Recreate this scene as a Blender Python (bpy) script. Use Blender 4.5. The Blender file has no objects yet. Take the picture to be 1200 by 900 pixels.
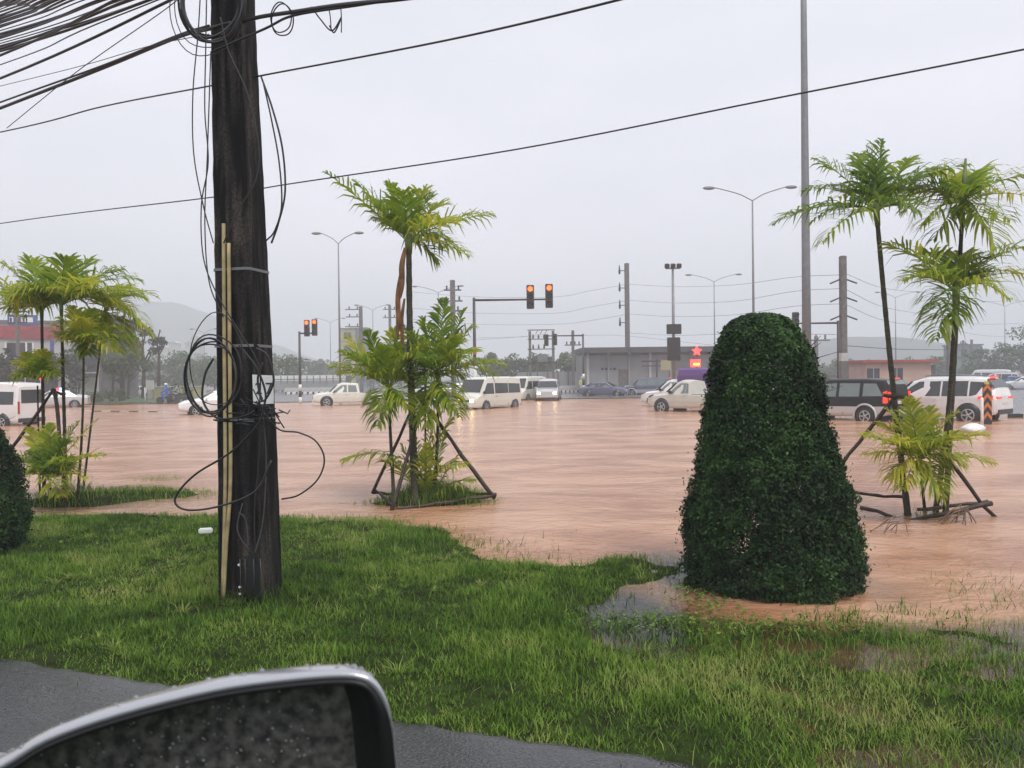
import bpy, bmesh, math, random
import numpy as np
from mathutils import Vector, Matrix
random.seed(7); RNG = np.random.default_rng(11)
scene = bpy.context.scene
COL = scene.collection
R = math.radians
# ------------------------------------------------------------------ camera
F = 960.0; HC = 1.9; PITCH = R(0.5); ROLL = R(0.7)
CAM = Vector((0, 0, HC))
_f = Vector((0, math.cos(PITCH), -math.sin(PITCH)))
_r0 = Vector((1, 0, 0)); _u0 = _r0.cross(_f)
_r = _r0 * math.cos(ROLL) - _u0 * math.sin(ROLL)
_u = _r0 * math.sin(ROLL) + _u0 * math.cos(ROLL)
def ray(px, py):
    return _f + _r * ((px - 600) / F) - _u * ((py - 450) / F)
def at(px, py, d):
    """world point seen at (px,py) of the 1200x900 photo, d metres ahead"""
    return CAM + ray(px, py) * d
def gnd(px, py, z=0.0):
    r = ray(px, py); return CAM + r * ((z - HC) / r.z)
def hor(px): return 450 - F * (math.tan(PITCH)) - (px - 600) * math.tan(ROLL)
def base(px, d, z=0.0):
    """ground point d metres ahead under picture column px"""
    p = at(px, hor(px) + F * (HC - z) / d, d); p.z = z; return p
cd = bpy.data.cameras.new('camera'); cam = bpy.data.objects.new('camera', cd); COL.objects.link(cam)
M = Matrix(((_r.x, _u.x, -_f.x), (_r.y, _u.y, -_f.y), (_r.z, _u.z, -_f.z)))
cam.matrix_world = Matrix.Translation(CAM) @ M.to_4x4()
cd.sensor_width = 36; cd.lens = 36 * F / 1200; cd.clip_start = 0.05; cd.clip_end = 5000
cd.dof.use_dof = True; cd.dof.focus_distance = 11; cd.dof.aperture_fstop = 16
scene.camera = cam
# ------------------------------------------------------------------ tagging
def tag(o, label=None, cat=None, group=None, kind=None):
    if label: o['label'] = label
    if cat: o['category'] = cat
    if group: o['group'] = group
    if kind: o['kind'] = kind
    return o
def empty(name, loc, rz=0.0, label=None, cat=None, group=None):
    o = bpy.data.objects.new(name, None); COL.objects.link(o)
    o.location = loc; o.rotation_euler = (0, 0, rz); o.empty_display_size = 0.2
    return tag(o, label, cat, group)
def copy_tree(o, parent=None):
    c = o.copy(); COL.objects.link(c)
    if parent: c.parent = parent
    for ch in o.children: copy_tree(ch, c)
    return c
# ------------------------------------------------------------------ materials
def nt(name):
    m = bpy.data.materials.new(name); m.use_nodes = True
    t = m.node_tree; b = t.nodes['Principled BSDF']; return m, t, b
def mat(name, col, rough=0.6, metal=0.0, var=0.25, scale=3.0, bump=0.0, bscale=40.0, emit=None, es=0.0, spec=None, col2=None, stretch=None, trans=0.0, coat=0.0):
    m, t, b = nt(name); N = t.nodes; L = t.links
    tc = N.new('ShaderNodeTexCoord'); src = tc.outputs['Object']
    if stretch:
        mp = N.new('ShaderNodeMapping'); mp.inputs['Scale'].default_value = stretch
        L.new(src, mp.inputs['Vector']); src = mp.outputs['Vector']
    n = N.new('ShaderNodeTexNoise'); n.inputs['Scale'].default_value = scale; n.inputs['Detail'].default_value = 6
    L.new(src, n.inputs['Vector'])
    rp = N.new('ShaderNodeValToRGB'); L.new(n.outputs['Fac'], rp.inputs['Fac'])
    c2 = col2 if col2 else tuple(c * (1 - var) for c in col)
    c1 = tuple(min(1, c * (1 + var * 0.5)) for c in col)
    rp.color_ramp.elements[0].position = 0.35; rp.color_ramp.elements[1].position = 0.65
    rp.color_ramp.elements[0].color = (*c2, 1); rp.color_ramp.elements[1].color = (*c1, 1)
    L.new(rp.outputs['Color'], b.inputs['Base Color'])
    b.inputs['Roughness'].default_value = rough; b.inputs['Metallic'].default_value = metal
    if spec is not None: b.inputs['Specular IOR Level'].default_value = spec
    if coat: b.inputs['Coat Weight'].default_value = coat; b.inputs['Coat Roughness'].default_value = 0.05
    if bump:
        n2 = N.new('ShaderNodeTexNoise'); n2.inputs['Scale'].default_value = bscale; n2.inputs['Detail'].default_value = 5
        L.new(src, n2.inputs['Vector'])
        bp = N.new('ShaderNodeBump'); bp.inputs['Strength'].default_value = bump; bp.inputs['Distance'].default_value = 0.02
        L.new(n2.outputs['Fac'], bp.inputs['Height']); L.new(bp.outputs['Normal'], b.inputs['Normal'])
    if emit:
        b.inputs['Emission Color'].default_value = (*emit, 1); b.inputs['Emission Strength'].default_value = es
    if trans:
        tr = N.new('ShaderNodeBsdfTranslucent'); mx = N.new('ShaderNodeMixShader'); mx.inputs[0].default_value = trans
        L.new(rp.outputs['Color'], tr.inputs['Color']); L.new(b.outputs[0], mx.inputs[1]); L.new(tr.outputs[0], mx.inputs[2])
        L.new(mx.outputs[0], N['Material Output'].inputs['Surface'])
    return m
def leafmat(name, cols, trans=0.3, rough=0.45, spec=0.5):
    """leaf colour picked per leaf from the mesh attribute 'tint' (0..1)"""
    m, t, b = nt(name); N = t.nodes; L = t.links
    a = N.new('ShaderNodeAttribute'); a.attribute_name = 'tint'
    rp = N.new('ShaderNodeValToRGB'); L.new(a.outputs['Fac'], rp.inputs['Fac'])
    el = rp.color_ramp.elements
    while len(el) < len(cols): el.new(0.5)
    for i, c in enumerate(cols):
        el[i].position = i / (len(cols) - 1); el[i].color = (*c, 1)
    L.new(rp.outputs['Color'], b.inputs['Base Color']); b.inputs['Roughness'].default_value = rough
    b.inputs['Specular IOR Level'].default_value = spec
    tr = N.new('ShaderNodeBsdfTranslucent'); mx = N.new('ShaderNodeMixShader'); mx.inputs[0].default_value = trans
    L.new(rp.outputs['Color'], tr.inputs['Color']); L.new(b.outputs[0], mx.inputs[1]); L.new(tr.outputs[0], mx.inputs[2])
    L.new(mx.outputs[0], N['Material Output'].inputs['Surface'])
    return m
MT = {}
MT['palm'] = leafmat('palm_leaf', [(0.05, 0.10, 0.012), (0.13, 0.23, 0.02), (0.28, 0.38, 0.03), (0.52, 0.50, 0.05)], 0.5, 0.45, 0.3)
MT['topiary'] = leafmat('topiary_leaf', [(0.006, 0.018, 0.005), (0.016, 0.045, 0.010), (0.034, 0.085, 0.016), (0.07, 0.15, 0.028)], 0.12, 0.6, 0.22)
MT['grass'] = leafmat('grass_blade', [(0.035, 0.070, 0.012), (0.085, 0.17, 0.020), (0.17, 0.29, 0.036), (0.34, 0.37, 0.11)], 0.35, 0.6, 0.15)
MT['tree'] = leafmat('tree_leaf', [(0.02, 0.045, 0.015), (0.035, 0.075, 0.02), (0.06, 0.11, 0.03), (0.09, 0.13, 0.04)], 0.15, 0.6)
MT['darktree'] = leafmat('dark_tree_leaf', [(0.012, 0.025, 0.012), (0.02, 0.04, 0.018), (0.03, 0.055, 0.02)], 0.1, 0.6)
MT['dead'] = mat('dead_sheath', (0.26, 0.12, 0.045), 0.8, var=0.5, scale=8)
MT['stem'] = mat('palm_stem', (0.06, 0.055, 0.035), 0.75, var=0.5, scale=14, bump=0.5, bscale=30, stretch=(1, 1, 3))
MT['shaft'] = mat('palm_crownshaft', (0.12, 0.17, 0.04), 0.5, var=0.4, scale=6)
MT['bark'] = mat('bark', (0.07, 0.055, 0.04), 0.9, var=0.4, scale=6, bump=0.6, bscale=18)
MT['wetwood'] = mat('wet_pole_wood', (0.045, 0.03, 0.022), 0.55, var=0.5, scale=12, bump=0.6, bscale=25)
MT['straw'] = mat('dead_straw', (0.20, 0.13, 0.08), 0.8, var=0.4, scale=8)
MT['cable'] = mat('black_cable', (0.012, 0.012, 0.014), 0.45, var=0.3, scale=5)
MT['graycable'] = mat('weathered_cable', (0.06, 0.06, 0.062), 0.6, var=0.4, scale=9)
MT['pvc'] = mat('yellowed_conduit', (0.42, 0.34, 0.17), 0.5, var=0.3, scale=9)
MT['steel'] = mat('galvanised_steel', (0.20, 0.21, 0.22), 0.5, 0.4, var=0.15, scale=4)
MT['darksteel'] = mat('dark_painted_steel', (0.03, 0.032, 0.035), 0.5, var=0.2, scale=4)
MT['concpole'] = mat('pole_concrete', (0.14, 0.135, 0.125), 0.85, var=0.3, scale=4, bump=0.2)
MT['black'] = mat('black_plastic', (0.01, 0.01, 0.011), 0.4, var=0.2)
MT['rubber'] = mat('tyre_rubber', (0.018, 0.018, 0.018), 0.7, var=0.2)
MT['rim'] = mat('alloy_rim', (0.45, 0.46, 0.47), 0.3, 0.8, var=0.1)
MT['white'] = mat('white_car_paint', (0.72, 0.73, 0.73), 0.25, var=0.05, coat=0.6)
MT['cream'] = mat('cream_van_paint', (0.66, 0.67, 0.60), 0.3, var=0.06, coat=0.5)
MT['silver'] = mat('silver_car_paint', (0.55, 0.57, 0.58), 0.3, 0.3, var=0.05, coat=0.5)
MT['beige'] = mat('champagne_car_paint', (0.58, 0.57, 0.50), 0.3, 0.2, var=0.05, coat=0.5)
MT['ink'] = mat('dark_car_paint', (0.008, 0.009, 0.012), 0.35, var=0.1, spec=0.25)
MT['navy'] = mat('blue_grey_car_paint', (0.10, 0.12, 0.19), 0.3, 0.2, var=0.1, coat=0.5)
MT['blue'] = mat('blue_car_paint', (0.04, 0.10, 0.28), 0.3, var=0.1, coat=0.5)
MT['purple'] = mat('purple_wrap', (0.10, 0.03, 0.19), 0.35, var=0.1, coat=0.3)
MT['glass'] = mat('dark_car_glass', (0.02, 0.024, 0.028), 0.08, var=0.1, spec=0.8)
MT['paleglass'] = mat('pale_car_glass', (0.14, 0.19, 0.18), 0.1, var=0.1, spec=0.8)
MT['redlens'] = mat('red_lens', (0.45, 0.02, 0.01), 0.2, var=0.1, emit=(1, 0.05, 0.02), es=0.6)
MT['redoff'] = mat('dark_red_lens', (0.4, 0.03, 0.02), 0.2, var=0.1)
MT['clearlens'] = mat('clear_lens', (0.7, 0.72, 0.74), 0.15, var=0.05)
MT['headon'] = mat('lit_headlamp', (0.8, 0.7, 0.4), 0.3, var=0.0, emit=(1, 0.78, 0.35), es=7)
MT['plate'] = mat('plate_white', (0.6, 0.6, 0.58), 0.5, var=0.1)
MT['whitepaint'] = mat('white_paint', (0.75, 0.75, 0.73), 0.5, var=0.12, scale=6)
MT['blackpaint'] = mat('black_paint', (0.02, 0.02, 0.022), 0.5, var=0.2)
MT['orange'] = mat('orange_sheeting', (0.55, 0.16, 0.03), 0.4, var=0.15)
MT['yellow'] = mat('yellow_paint', (0.60, 0.50, 0.10), 0.5, var=0.2)
MT['redamp'] = mat('lit_amber_lamp', (0.8, 0.2, 0.05), 0.4, var=0, emit=(1, 0.10, 0.015), es=2.2)
MT['redneon'] = mat('red_neon', (0.8, 0.05, 0.03), 0.4, var=0, emit=(1, 0.03, 0.03), es=3)
MT['amberneon'] = mat('amber_neon', (0.8, 0.35, 0.05), 0.4, var=0, emit=(1, 0.4, 0.03), es=3)
MT['bluelamp'] = mat('blue_beacon', (0.05, 0.2, 0.8), 0.4, var=0, emit=(0.05, 0.25, 1), es=14)
MT['violetlamp'] = mat('white_violet_lamp', (0.8, 0.7, 0.9), 0.4, var=0, emit=(0.85, 0.7, 1), es=12)
MT['wallgrey'] = mat('grey_wall', (0.27, 0.28, 0.28), 0.85, var=0.15, scale=0.6, bump=0.1)
MT['wallpale'] = mat('pale_wall', (0.48, 0.47, 0.44), 0.85, var=0.15, scale=0.6)
MT['walldark'] = mat('dark_wall', (0.11, 0.11, 0.12), 0.8, var=0.3, scale=0.6)
MT['roofdark'] = mat('dark_roof', (0.07, 0.072, 0.08), 0.6, var=0.3, scale=1)
MT['roofgrey'] = mat('grey_roof', (0.12, 0.12, 0.125), 0.7, var=0.2, scale=1)
MT['pink'] = mat('pink_plaster', (0.55, 0.36, 0.28), 0.85, var=0.12, scale=1)
MT['redroof'] = mat('red_fascia', (0.34, 0.06, 0.045), 0.6, var=0.2, scale=1)
MT['redsign'] = mat('faded_red_sign', (0.30, 0.04, 0.05), 0.6, var=0.3, scale=2)
MT['bluesign'] = mat('blue_sign', (0.05, 0.07, 0.30), 0.6, var=0.2, scale=2)
MT['teal'] = mat('teal_wall', (0.14, 0.28, 0.27), 0.8, var=0.2, scale=0.4)
MT['bluewall'] = mat('blue_grey_wall', (0.16, 0.20, 0.25), 0.8, var=0.2, scale=0.4)
MT['yellowwall'] = mat('mustard_wall', (0.38, 0.34, 0.18), 0.8, var=0.2, scale=0.4)
MT['window'] = mat('dark_window', (0.025, 0.03, 0.04), 0.15, var=0.3, scale=1)
MT['mirrorpaint'] = mat('silver_mirror_paint', (0.40, 0.41, 0.44), 0.2, 0.45, var=0.04, coat=0.7)
MT['gasket'] = mat('black_mirror_trim', (0.007, 0.007, 0.008), 0.35, var=0.2)
MT['skin'] = mat('skin', (0.30, 0.17, 0.11), 0.6, var=0.1)
MT['bluecoat'] = mat('blue_raincoat', (0.03, 0.12, 0.50), 0.4, var=0.2)
MT['greycoat'] = mat('grey_raincoat', (0.25, 0.24, 0.27), 0.5, var=0.2)
MT['yellowcoat'] = mat('pale_yellow_raincoat', (0.62, 0.60, 0.28), 0.4, var=0.2)
MT['sack'] = mat('white_sack', (0.68, 0.68, 0.66), 0.6, var=0.15, scale=8, bump=0.6, bscale=14)
MT['foam'] = mat('white_foam', (0.7, 0.72, 0.7), 0.7, var=0.1)
MT['rock'] = mat('painted_kerb_white', (0.5, 0.5, 0.48), 0.7, var=0.2)
# weathered concrete of the big pole: streaked near-black stains over grey
def polemat():
    m, t, b = nt('stained_pole_concrete'); N = t.nodes; L = t.links
    tc = N.new('ShaderNodeTexCoord')
    def noise(sc, stretch, det=6):
        mp = N.new('ShaderNodeMapping'); mp.inputs['Scale'].default_value = stretch
        L.new(tc.outputs['Object'], mp.inputs['Vector'])
        n = N.new('ShaderNodeTexNoise'); n.inputs['Scale'].default_value = sc; n.inputs['Detail'].default_value = det
        L.new(mp.outputs['Vector'], n.inputs['Vector']); return n.outputs['Fac']
    streak = noise(14, (1, 1, 0.10), 9); blot = noise(2.2, (1, 1, 0.5)); fine = noise(45, (1, 1, 1))
    def ramp(f, p0, p1, c0, c1):
        r = N.new('ShaderNodeValToRGB'); L.new(f, r.inputs['Fac'])
        r.color_ramp.elements[0].position = p0; r.color_ramp.elements[1].position = p1
        r.color_ramp.elements[0].color = (*c0, 1); r.color_ramp.elements[1].color = (*c1, 1); return r.outputs['Color']
    a = ramp(streak, 0.42, 0.64, (0.003, 0.003, 0.003), (0.046, 0.040, 0.035))
    c = ramp(blot, 0.42, 0.70, (0.5, 0.5, 0.5), (1.7, 1.6, 1.5))
    d = ramp(fine, 0.35, 0.65, (0.5, 0.5, 0.5), (1.5, 1.5, 1.5))
    m1 = N.new('ShaderNodeMix'); m1.data_type = 'RGBA'; m1.blend_type = 'MULTIPLY'; m1.inputs[0].default_value = 1
    L.new(a, m1.inputs[6]); L.new(c, m1.inputs[7])
    m2 = N.new('ShaderNodeMix'); m2.data_type = 'RGBA'; m2.blend_type = 'MULTIPLY'; m2.inputs[0].default_value = 1
    L.new(m1.outputs[2], m2.inputs[6]); L.new(d, m2.inputs[7])
    L.new(m2.outputs[2], b.inputs['Base Color']); b.inputs['Roughness'].default_value = 0.8; b.inputs['Specular IOR Level'].default_value = 0.2
    bp = N.new('ShaderNodeBump'); bp.inputs['Strength'].default_value = 1.0; bp.inputs['Distance'].default_value = 0.02
    L.new(streak, bp.inputs['Height']); L.new(bp.outputs['Normal'], b.inputs['Normal'])
    return m
MT['bigpole'] = polemat()
# ------------------------------------------------------------------ mesh builder
class MB:
    def __init__(s): s.v = []; s.f = []; s.m = []; s.t = []; s.sm = []
    def add(s, vs, fs, mi=0, smooth=False, tint=None):
        k = len(s.v); s.v += [tuple(p) for p in vs]; s.f += [tuple(i + k for i in f) for f in fs]
        s.m += [mi] * len(fs); s.sm += [smooth] * len(fs)
        s.t += [0.5 if tint is None else tint] * len(vs); return s
    def box(s, c, size, mi=0, rot=None, bev=0.0):
        x, y, z = (q / 2 for q in size)
        if bev:
            b = min(bev, x * .9, y * .9, z * .9); bm = bmesh.new()
            bmesh.ops.create_cube(bm, size=1.0)
            for q in bm.verts: q.co = Vector((q.co.x * 2 * x, q.co.y * 2 * y, q.co.z * 2 * z))
            bmesh.ops.bevel(bm, geom=list(bm.edges), offset=b, segments=2, affect='EDGES')
            bm.verts.index_update(); P = [q.co.copy() for q in bm.verts]; Fc = [[w.index for w in f.verts] for f in bm.faces]; bm.free()
        else:
            P = [Vector((a * x, b_ * y, c_ * z)) for a in (-1, 1) for b_ in (-1, 1) for c_ in (-1, 1)]
            Fc = [(0, 1, 3, 2), (4, 6, 7, 5), (0, 4, 5, 1), (2, 3, 7, 6), (0, 2, 6, 4), (1, 5, 7, 3)]
        if rot: P = [rot @ p for p in P]
        c = Vector(c); return s.add([p + c for p in P], Fc, mi)
    def tube(s, pts, r, n=6, mi=0, cap=True, smooth=True, tint=None):
        pts = [Vector(p) for p in pts]; rs = r if isinstance(r, (list, tuple)) else [r] * len(pts)
        vs = []; fs = []; ref = None
        for i, p in enumerate(pts):
            d = (pts[min(i + 1, len(pts) - 1)] - pts[max(i - 1, 0)])
            d = d.normalized() if d.length > 1e-9 else Vector((0, 0, 1))
            if ref is None: ref = d.orthogonal().normalized()
            ref = (ref - d * ref.dot(d)); ref = ref.normalized() if ref.length > 1e-6 else d.orthogonal().normalized()
            b = d.cross(ref)
            for k in range(n):
                a = 2 * math.pi * k / n; vs.append(p + (ref * math.cos(a) + b * math.sin(a)) * rs[i])
        for i in range(len(pts) - 1):
            for k in range(n):
                a = i * n + k; c = i * n + (k + 1) % n; fs.append((a, c, c + n, a + n))
        if cap: fs.append(tuple(range(n))[::-1]); fs.append(tuple(range(len(vs) - n, len(vs))))
        return s.add(vs, fs, mi, smooth, tint)
    def cyl(s, a, b, r0, r1=None, n=12, mi=0, smooth=True): return s.tube([a, b], [r0, r0 if r1 is None else r1], n, mi, True, smooth)
    def prism(s, poly, off, mi=0):
        """poly: list of 3D points, extruded by vector off"""
        poly = [Vector(p) for p in poly]; off = Vector(off); n = len(poly)
        fs = [tuple(range(n)), tuple(range(2 * n - 1, n - 1, -1))] + [(i, i + n, (i + 1) % n + n, (i + 1) % n) for i in range(n)]
        return s.add(poly + [p + off for p in poly], fs, mi)
    def lathe(s, prof, n=16, c=(0, 0, 0), mi=0, axis='z', smooth=True):
        c = Vector(c); vs = []; fs = []
        for r, h in prof:
            for k in range(n):
                a = 2 * math.pi * k / n
                q = (r * math.cos(a), r * math.sin(a), h)
                if axis == 'y': q = (q[0], q[2], q[1])
                if axis == 'x': q = (q[2], q[0], q[1])
                vs.append(Vector(q) + c)
        for i in range(len(prof) - 1):
            for k in range(n):
                a = i * n + k; b = i * n + (k + 1) % n; fs.append((a, b, b + n, a + n))
        fs.append(tuple(range(n))[::-1]); fs.append(tuple(range(len(vs) - n, len(vs))))
        return s.add(vs, fs, mi, smooth)
    def build(s, name, mats, parent=None, origin=None, tint=False):
        me = bpy.data.meshes.new(name)
        v = s.v
        if origin is not None: v = [(p[0] - origin[0], p[1] - origin[1], p[2] - origin[2]) for p in v]
        me.from_pydata(v, [], s.f); 
        for m in (mats if isinstance(mats, (list, tuple)) else [mats]): me.materials.append(MT[m] if isinstance(m, str) else m)
        me.polygons.foreach_set('material_index', s.m); me.polygons.foreach_set('use_smooth', s.sm)
        if tint:
            a = me.attributes.new('tint', 'FLOAT', 'POINT'); a.data.foreach_set('value', s.t)
        me.update(); me.validate()
        o = bpy.data.objects.new(name, me); COL.objects.link(o)
        if origin is not None: o.location = origin
        if parent: o.parent = parent
        return o
def fast_mesh(name, V, Fq, matname, tint=None, parent=None, origin=None):
    """V (n,3) numpy; Fq (m,k) numpy faces of k corners"""
    me = bpy.data.meshes.new(name); n = len(V); m, k = Fq.shape
    if origin is not None: V = V - np.array(origin)
    me.vertices.add(n); me.vertices.foreach_set('co', np.ascontiguousarray(V, dtype=np.float32).ravel())
    me.loops.add(m * k); me.loops.foreach_set('vertex_index', np.ascontiguousarray(Fq, dtype=np.int32).ravel())
    me.polygons.add(m); me.polygons.foreach_set('loop_start', np.arange(0, m * k, k, dtype=np.int32))
    me.polygons.foreach_set('loop_total', np.full(m, k, dtype=np.int32))
    me.update(calc_edges=True); me.materials.append(MT[matname] if isinstance(matname, str) else matname)
    if tint is not None:
        a = me.attributes.new('tint', 'FLOAT', 'POINT'); a.data.foreach_set('value', np.ascontiguousarray(tint, dtype=np.float32))
    o = bpy.data.objects.new(name, me); COL.objects.link(o)
    if origin is not None: o.location = origin
    if parent: o.parent = parent
    return o
def smooth_path(pts, k=6):
    """Catmull-Rom through the points"""
    P = [Vector(p) for p in pts]; Q = [P[0] * 2 - P[1]] + P + [P[-1] * 2 - P[-2]]; out = []
    for i in range(1, len(Q) - 2):
        for j in range(k):
            t = j / k; a, b, c, d = Q[i - 1], Q[i], Q[i + 1], Q[i + 2]
            out.append(0.5 * ((2 * b) + (c - a) * t + (2 * a - 5 * b + 4 * c - d) * t * t + (3 * b - a - 3 * c + d) * t ** 3))
    out.append(P[-1]); return out
# numpy value noise
def vnoise(x, y, seed=0):
    xi = np.floor(x).astype(np.int64); yi = np.floor(y).astype(np.int64); fx = x - xi; fy = y - yi
    def h(a, b):
        q = (a * 374761393 + b * 668265263 + seed * 1442695041) & 0xffffffff
        q = ((q ^ (q >> 13)) * 1274126177) & 0xffffffff
        return ((q ^ (q >> 16)) & 0xffff) / 65535.0
    u = fx * fx * (3 - 2 * fx); w = fy * fy * (3 - 2 * fy)
    return (h(xi, yi) * (1 - u) + h(xi + 1, yi) * u) * (1 - w) + (h(xi, yi + 1) * (1 - u) + h(xi + 1, yi + 1) * u) * w
def fbm(x, y, sc, seed=0, o=4):
    s = 0; a = 1; tot = 0
    for i in range(o):
        s = s + a * vnoise(x * sc * 2 ** i + 17 * i, y * sc * 2 ** i - 31 * i, seed + i); tot += a; a *= 0.5
    return s / tot - 0.5
# ------------------------------------------------------------------ world, sun, haze
w = bpy.data.worlds.new('World'); scene.world = w; w.use_nodes = True
N = w.node_tree.nodes; L = w.node_tree.links; bg = N['Background']
sk = N.new('ShaderNodeTexSky'); sk.sky_type = 'NISHITA'; sk.sun_disc = False
SUN_EL, SUN_AZ = R(62), R(150)
sk.sun_elevation = SUN_EL; sk.sun_rotation = SUN_AZ; sk.air_density = 1; sk.dust_density = 6; sk.altitude = 0
hs = N.new('ShaderNodeHueSaturation'); hs.inputs['Saturation'].default_value = 0.25; L.new(sk.outputs[0], hs.inputs['Color'])
tc = N.new('ShaderNodeTexCoord'); mp = N.new('ShaderNodeMapping'); mp.inputs['Scale'].default_value = (1, 1, 3.5)
L.new(tc.outputs['Generated'], mp.inputs['Vector'])
cl = N.new('ShaderNodeTexNoise'); cl.inputs['Scale'].default_value = 1.6; cl.inputs['Detail'].default_value = 5; L.new(mp.outputs[0], cl.inputs['Vector'])
rp = N.new('ShaderNodeValToRGB'); L.new(cl.outputs['Fac'], rp.inputs['Fac'])
rp.color_ramp.elements[0].position = 0.3; rp.color_ramp.elements[1].position = 0.75
rp.color_ramp.elements[0].color = (0.50, 0.52, 0.575, 1); rp.color_ramp.elements[1].color = (0.64, 0.64, 0.70, 1)
ml = N.new('ShaderNodeVectorMath'); ml.operation = 'SCALE'; ml.inputs['Scale'].default_value = 10.0; L.new(rp.outputs[0], ml.inputs[0])
mx = N.new('ShaderNodeMix'); mx.data_type = 'RGBA'; mx.inputs[0].default_value = 0.88
L.new(hs.outputs[0], mx.inputs[6]); L.new(ml.outputs[0], mx.inputs[7]); L.new(mx.outputs[2], bg.inputs['Color']); bg.inputs['Strength'].default_value = 0.1
sd_ = bpy.data.lights.new('sun', 'SUN'); sun = bpy.data.objects.new('sun', sd_); COL.objects.link(sun)
sd_.energy = 1.4; sd_.angle = R(25); sd_.color = (1, 0.97, 0.93)
sdir = Vector((math.sin(SUN_AZ) * math.cos(SUN_EL), math.cos(SUN_AZ) * math.cos(SUN_EL), math.sin(SUN_EL)))
sun.rotation_euler = sdir.to_track_quat('Z', 'Y').to_euler(); sun.location = (0, 0, 30)
vs = scene.view_settings; vs.view_transform = 'Standard'; vs.look = 'None'; vs.exposure = 0.78; vs.gamma = 1; vs.use_curve_mapping = False
cy = scene.cycles; cy.volume_bounces = 1; cy.max_bounces = 8; cy.transparent_max_bounces = 12; cy.use_denoising = True
cy.diffuse_bounces = 4; cy.glossy_bounces = 3; cy.caustics_reflective = False; cy.caustics_refractive = False
hz = MB().box((0, 440, 37.5), (1860, 1080, 83)).build('haze', 'foam'); tag(hz, kind='stuff')
hm = bpy.data.materials.new('haze_volume'); hm.use_nodes = True; t = hm.node_tree; t.nodes.remove(t.nodes['Principled BSDF'])
pv = t.nodes.new('ShaderNodeVolumePrincipled'); pv.inputs['Color'].default_value = (0.90, 0.925, 0.965, 1); pv.inputs['Density'].default_value = 0.0021
pv.inputs['Anisotropy'].default_value = 0.0
t.links.new(pv.outputs[0], t.nodes['Material Output'].inputs['Volume']); hz.data.materials[0] = hm
# ------------------------------------------------------------------ terrain
ZR = 0.16
shore_px = [(-900, 690), (-300, 622), (30, 606), (150, 602), (240, 606), (430, 610), (520, 622), (548, 640), (556, 656), (600, 662), (680, 664), (745, 656), (785, 664), (772, 682), (730, 690),
            (690, 712), (682, 730), (720, 752), (790, 764), (812, 742), (835, 738), (900, 752), (950, 742), (1060, 734), (1200, 748), (1500, 775), (2600, 800)]
LAND = [tuple(gnd(px, py, 0.0)[:2]) for px, py in shore_px]
LAND += [(9.0, -3.0), (-9.0, -3.0)]
re0 = gnd(0, 768, ZR); re1 = gnd(830, 895, ZR)
RD = Vector((re1.x - re0.x, re1.y - re0.y)).normalized(); RN = Vector((-RD.y, RD.x))   # RN points to the lawn
def road_d(x, y):      # >0 on the lawn side of the asphalt edge
    return (x - re0.x) * RN.x + (y - re0.y) * RN.y + 0.10 * fbm(x, y, 1.1, 5, 3) + 0.05 * fbm(x, y, 7, 6, 3)
def sdf(x, y):
    P = np.array(LAND); n = len(P); d = np.full(x.shape, 1e9); ins = np.zeros(x.shape, bool)
    for i in range(n):
        a = P[i]; b = P[(i + 1) % n]; ex, ey = b - a
        t = np.clip(((x - a[0]) * ex + (y - a[1]) * ey) / (ex * ex + ey * ey), 0, 1)
        d = np.minimum(d, np.hypot(x - a[0] - t * ex, y - a[1] - t * ey))
        c = ((a[1] > y) != (b[1] > y)) & (x < (b[0] - a[0]) * (y - a[1]) / (b[1] - a[1] + 1e-12) + a[0]); ins ^= c
    return np.where(ins, d, -d)
def ss(a, b, x): t = np.clip((x - a) / (b - a), 0, 1); return t * t * (3 - 2 * t)
PALM_M = gnd(508, 588); PALM_R = gnd(1085, 604); PALM_L = gnd(75, 590)
SHOAL = gnd(165, 580)
def height(x, y):
    x = np.asarray(x, float); y = np.asarray(y, float)
    s = sdf(x, y) + 0.30 * fbm(x, y, 1.9, 3, 5)
    k = ss(0.6, 1.5, x - 0.05 * y)
    top = 0.095 * (1 - k) + -0.014 * k
    rd = road_d(x, y); top = np.maximum(top, 0.12 * (1 - np.clip(rd / 0.45, 0, 1)))
    hl = top * (1 - np.exp(-np.maximum(s, 0) / 0.9)); hw = -0.28 * (1 - np.exp(np.minimum(s, 0) / 1.5))
    h = np.where(s > 0, hl, hw) + 0.03 * fbm(x, y, 1.3, 9, 3) + 0.046 * fbm(x, y, 4.5, 12, 4)
    for (c, rx, ry, a) in ((PALM_M, 1.1, 0.5, 0.335), (PALM_R, 0.55, 0.4, 0.20), (PALM_L, 0.9, 0.5, 0.26), (SHOAL, 1.5, 0.7, 0.30)):
        e = ((x - c.x) / rx) ** 2 + ((y - c.y) / ry) ** 2
        h = h + a * np.exp(-e)
    h = np.where(rd < 0, np.minimum(h, 0.10), h)
    # far side of the junction rises out of the flood
    far = ss(62, 72, y + 5 * fbm(x, y, 0.05, 20, 3) + 0.0 * x)
    h = h * (1 - far) + far * 0.03
    return h
def axis(lo, hi, st, far):
    a = np.arange(lo, hi + st / 2, st); g = []; q = st * 1.5; p = hi
    while p < far: q *= 1.18; p += q; g.append(min(p, far))
    return a, np.array(g)
a, g = axis(-7.5, 7.5, 0.055, 900); xs = np.concatenate([-g[::-1], a, g])
a, g = axis(1.5, 13.0, 0.055, 960); xs2 = np.concatenate([np.array([-60, -30, -15, -8, -4, -1, 0.5]), a, g])
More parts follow.
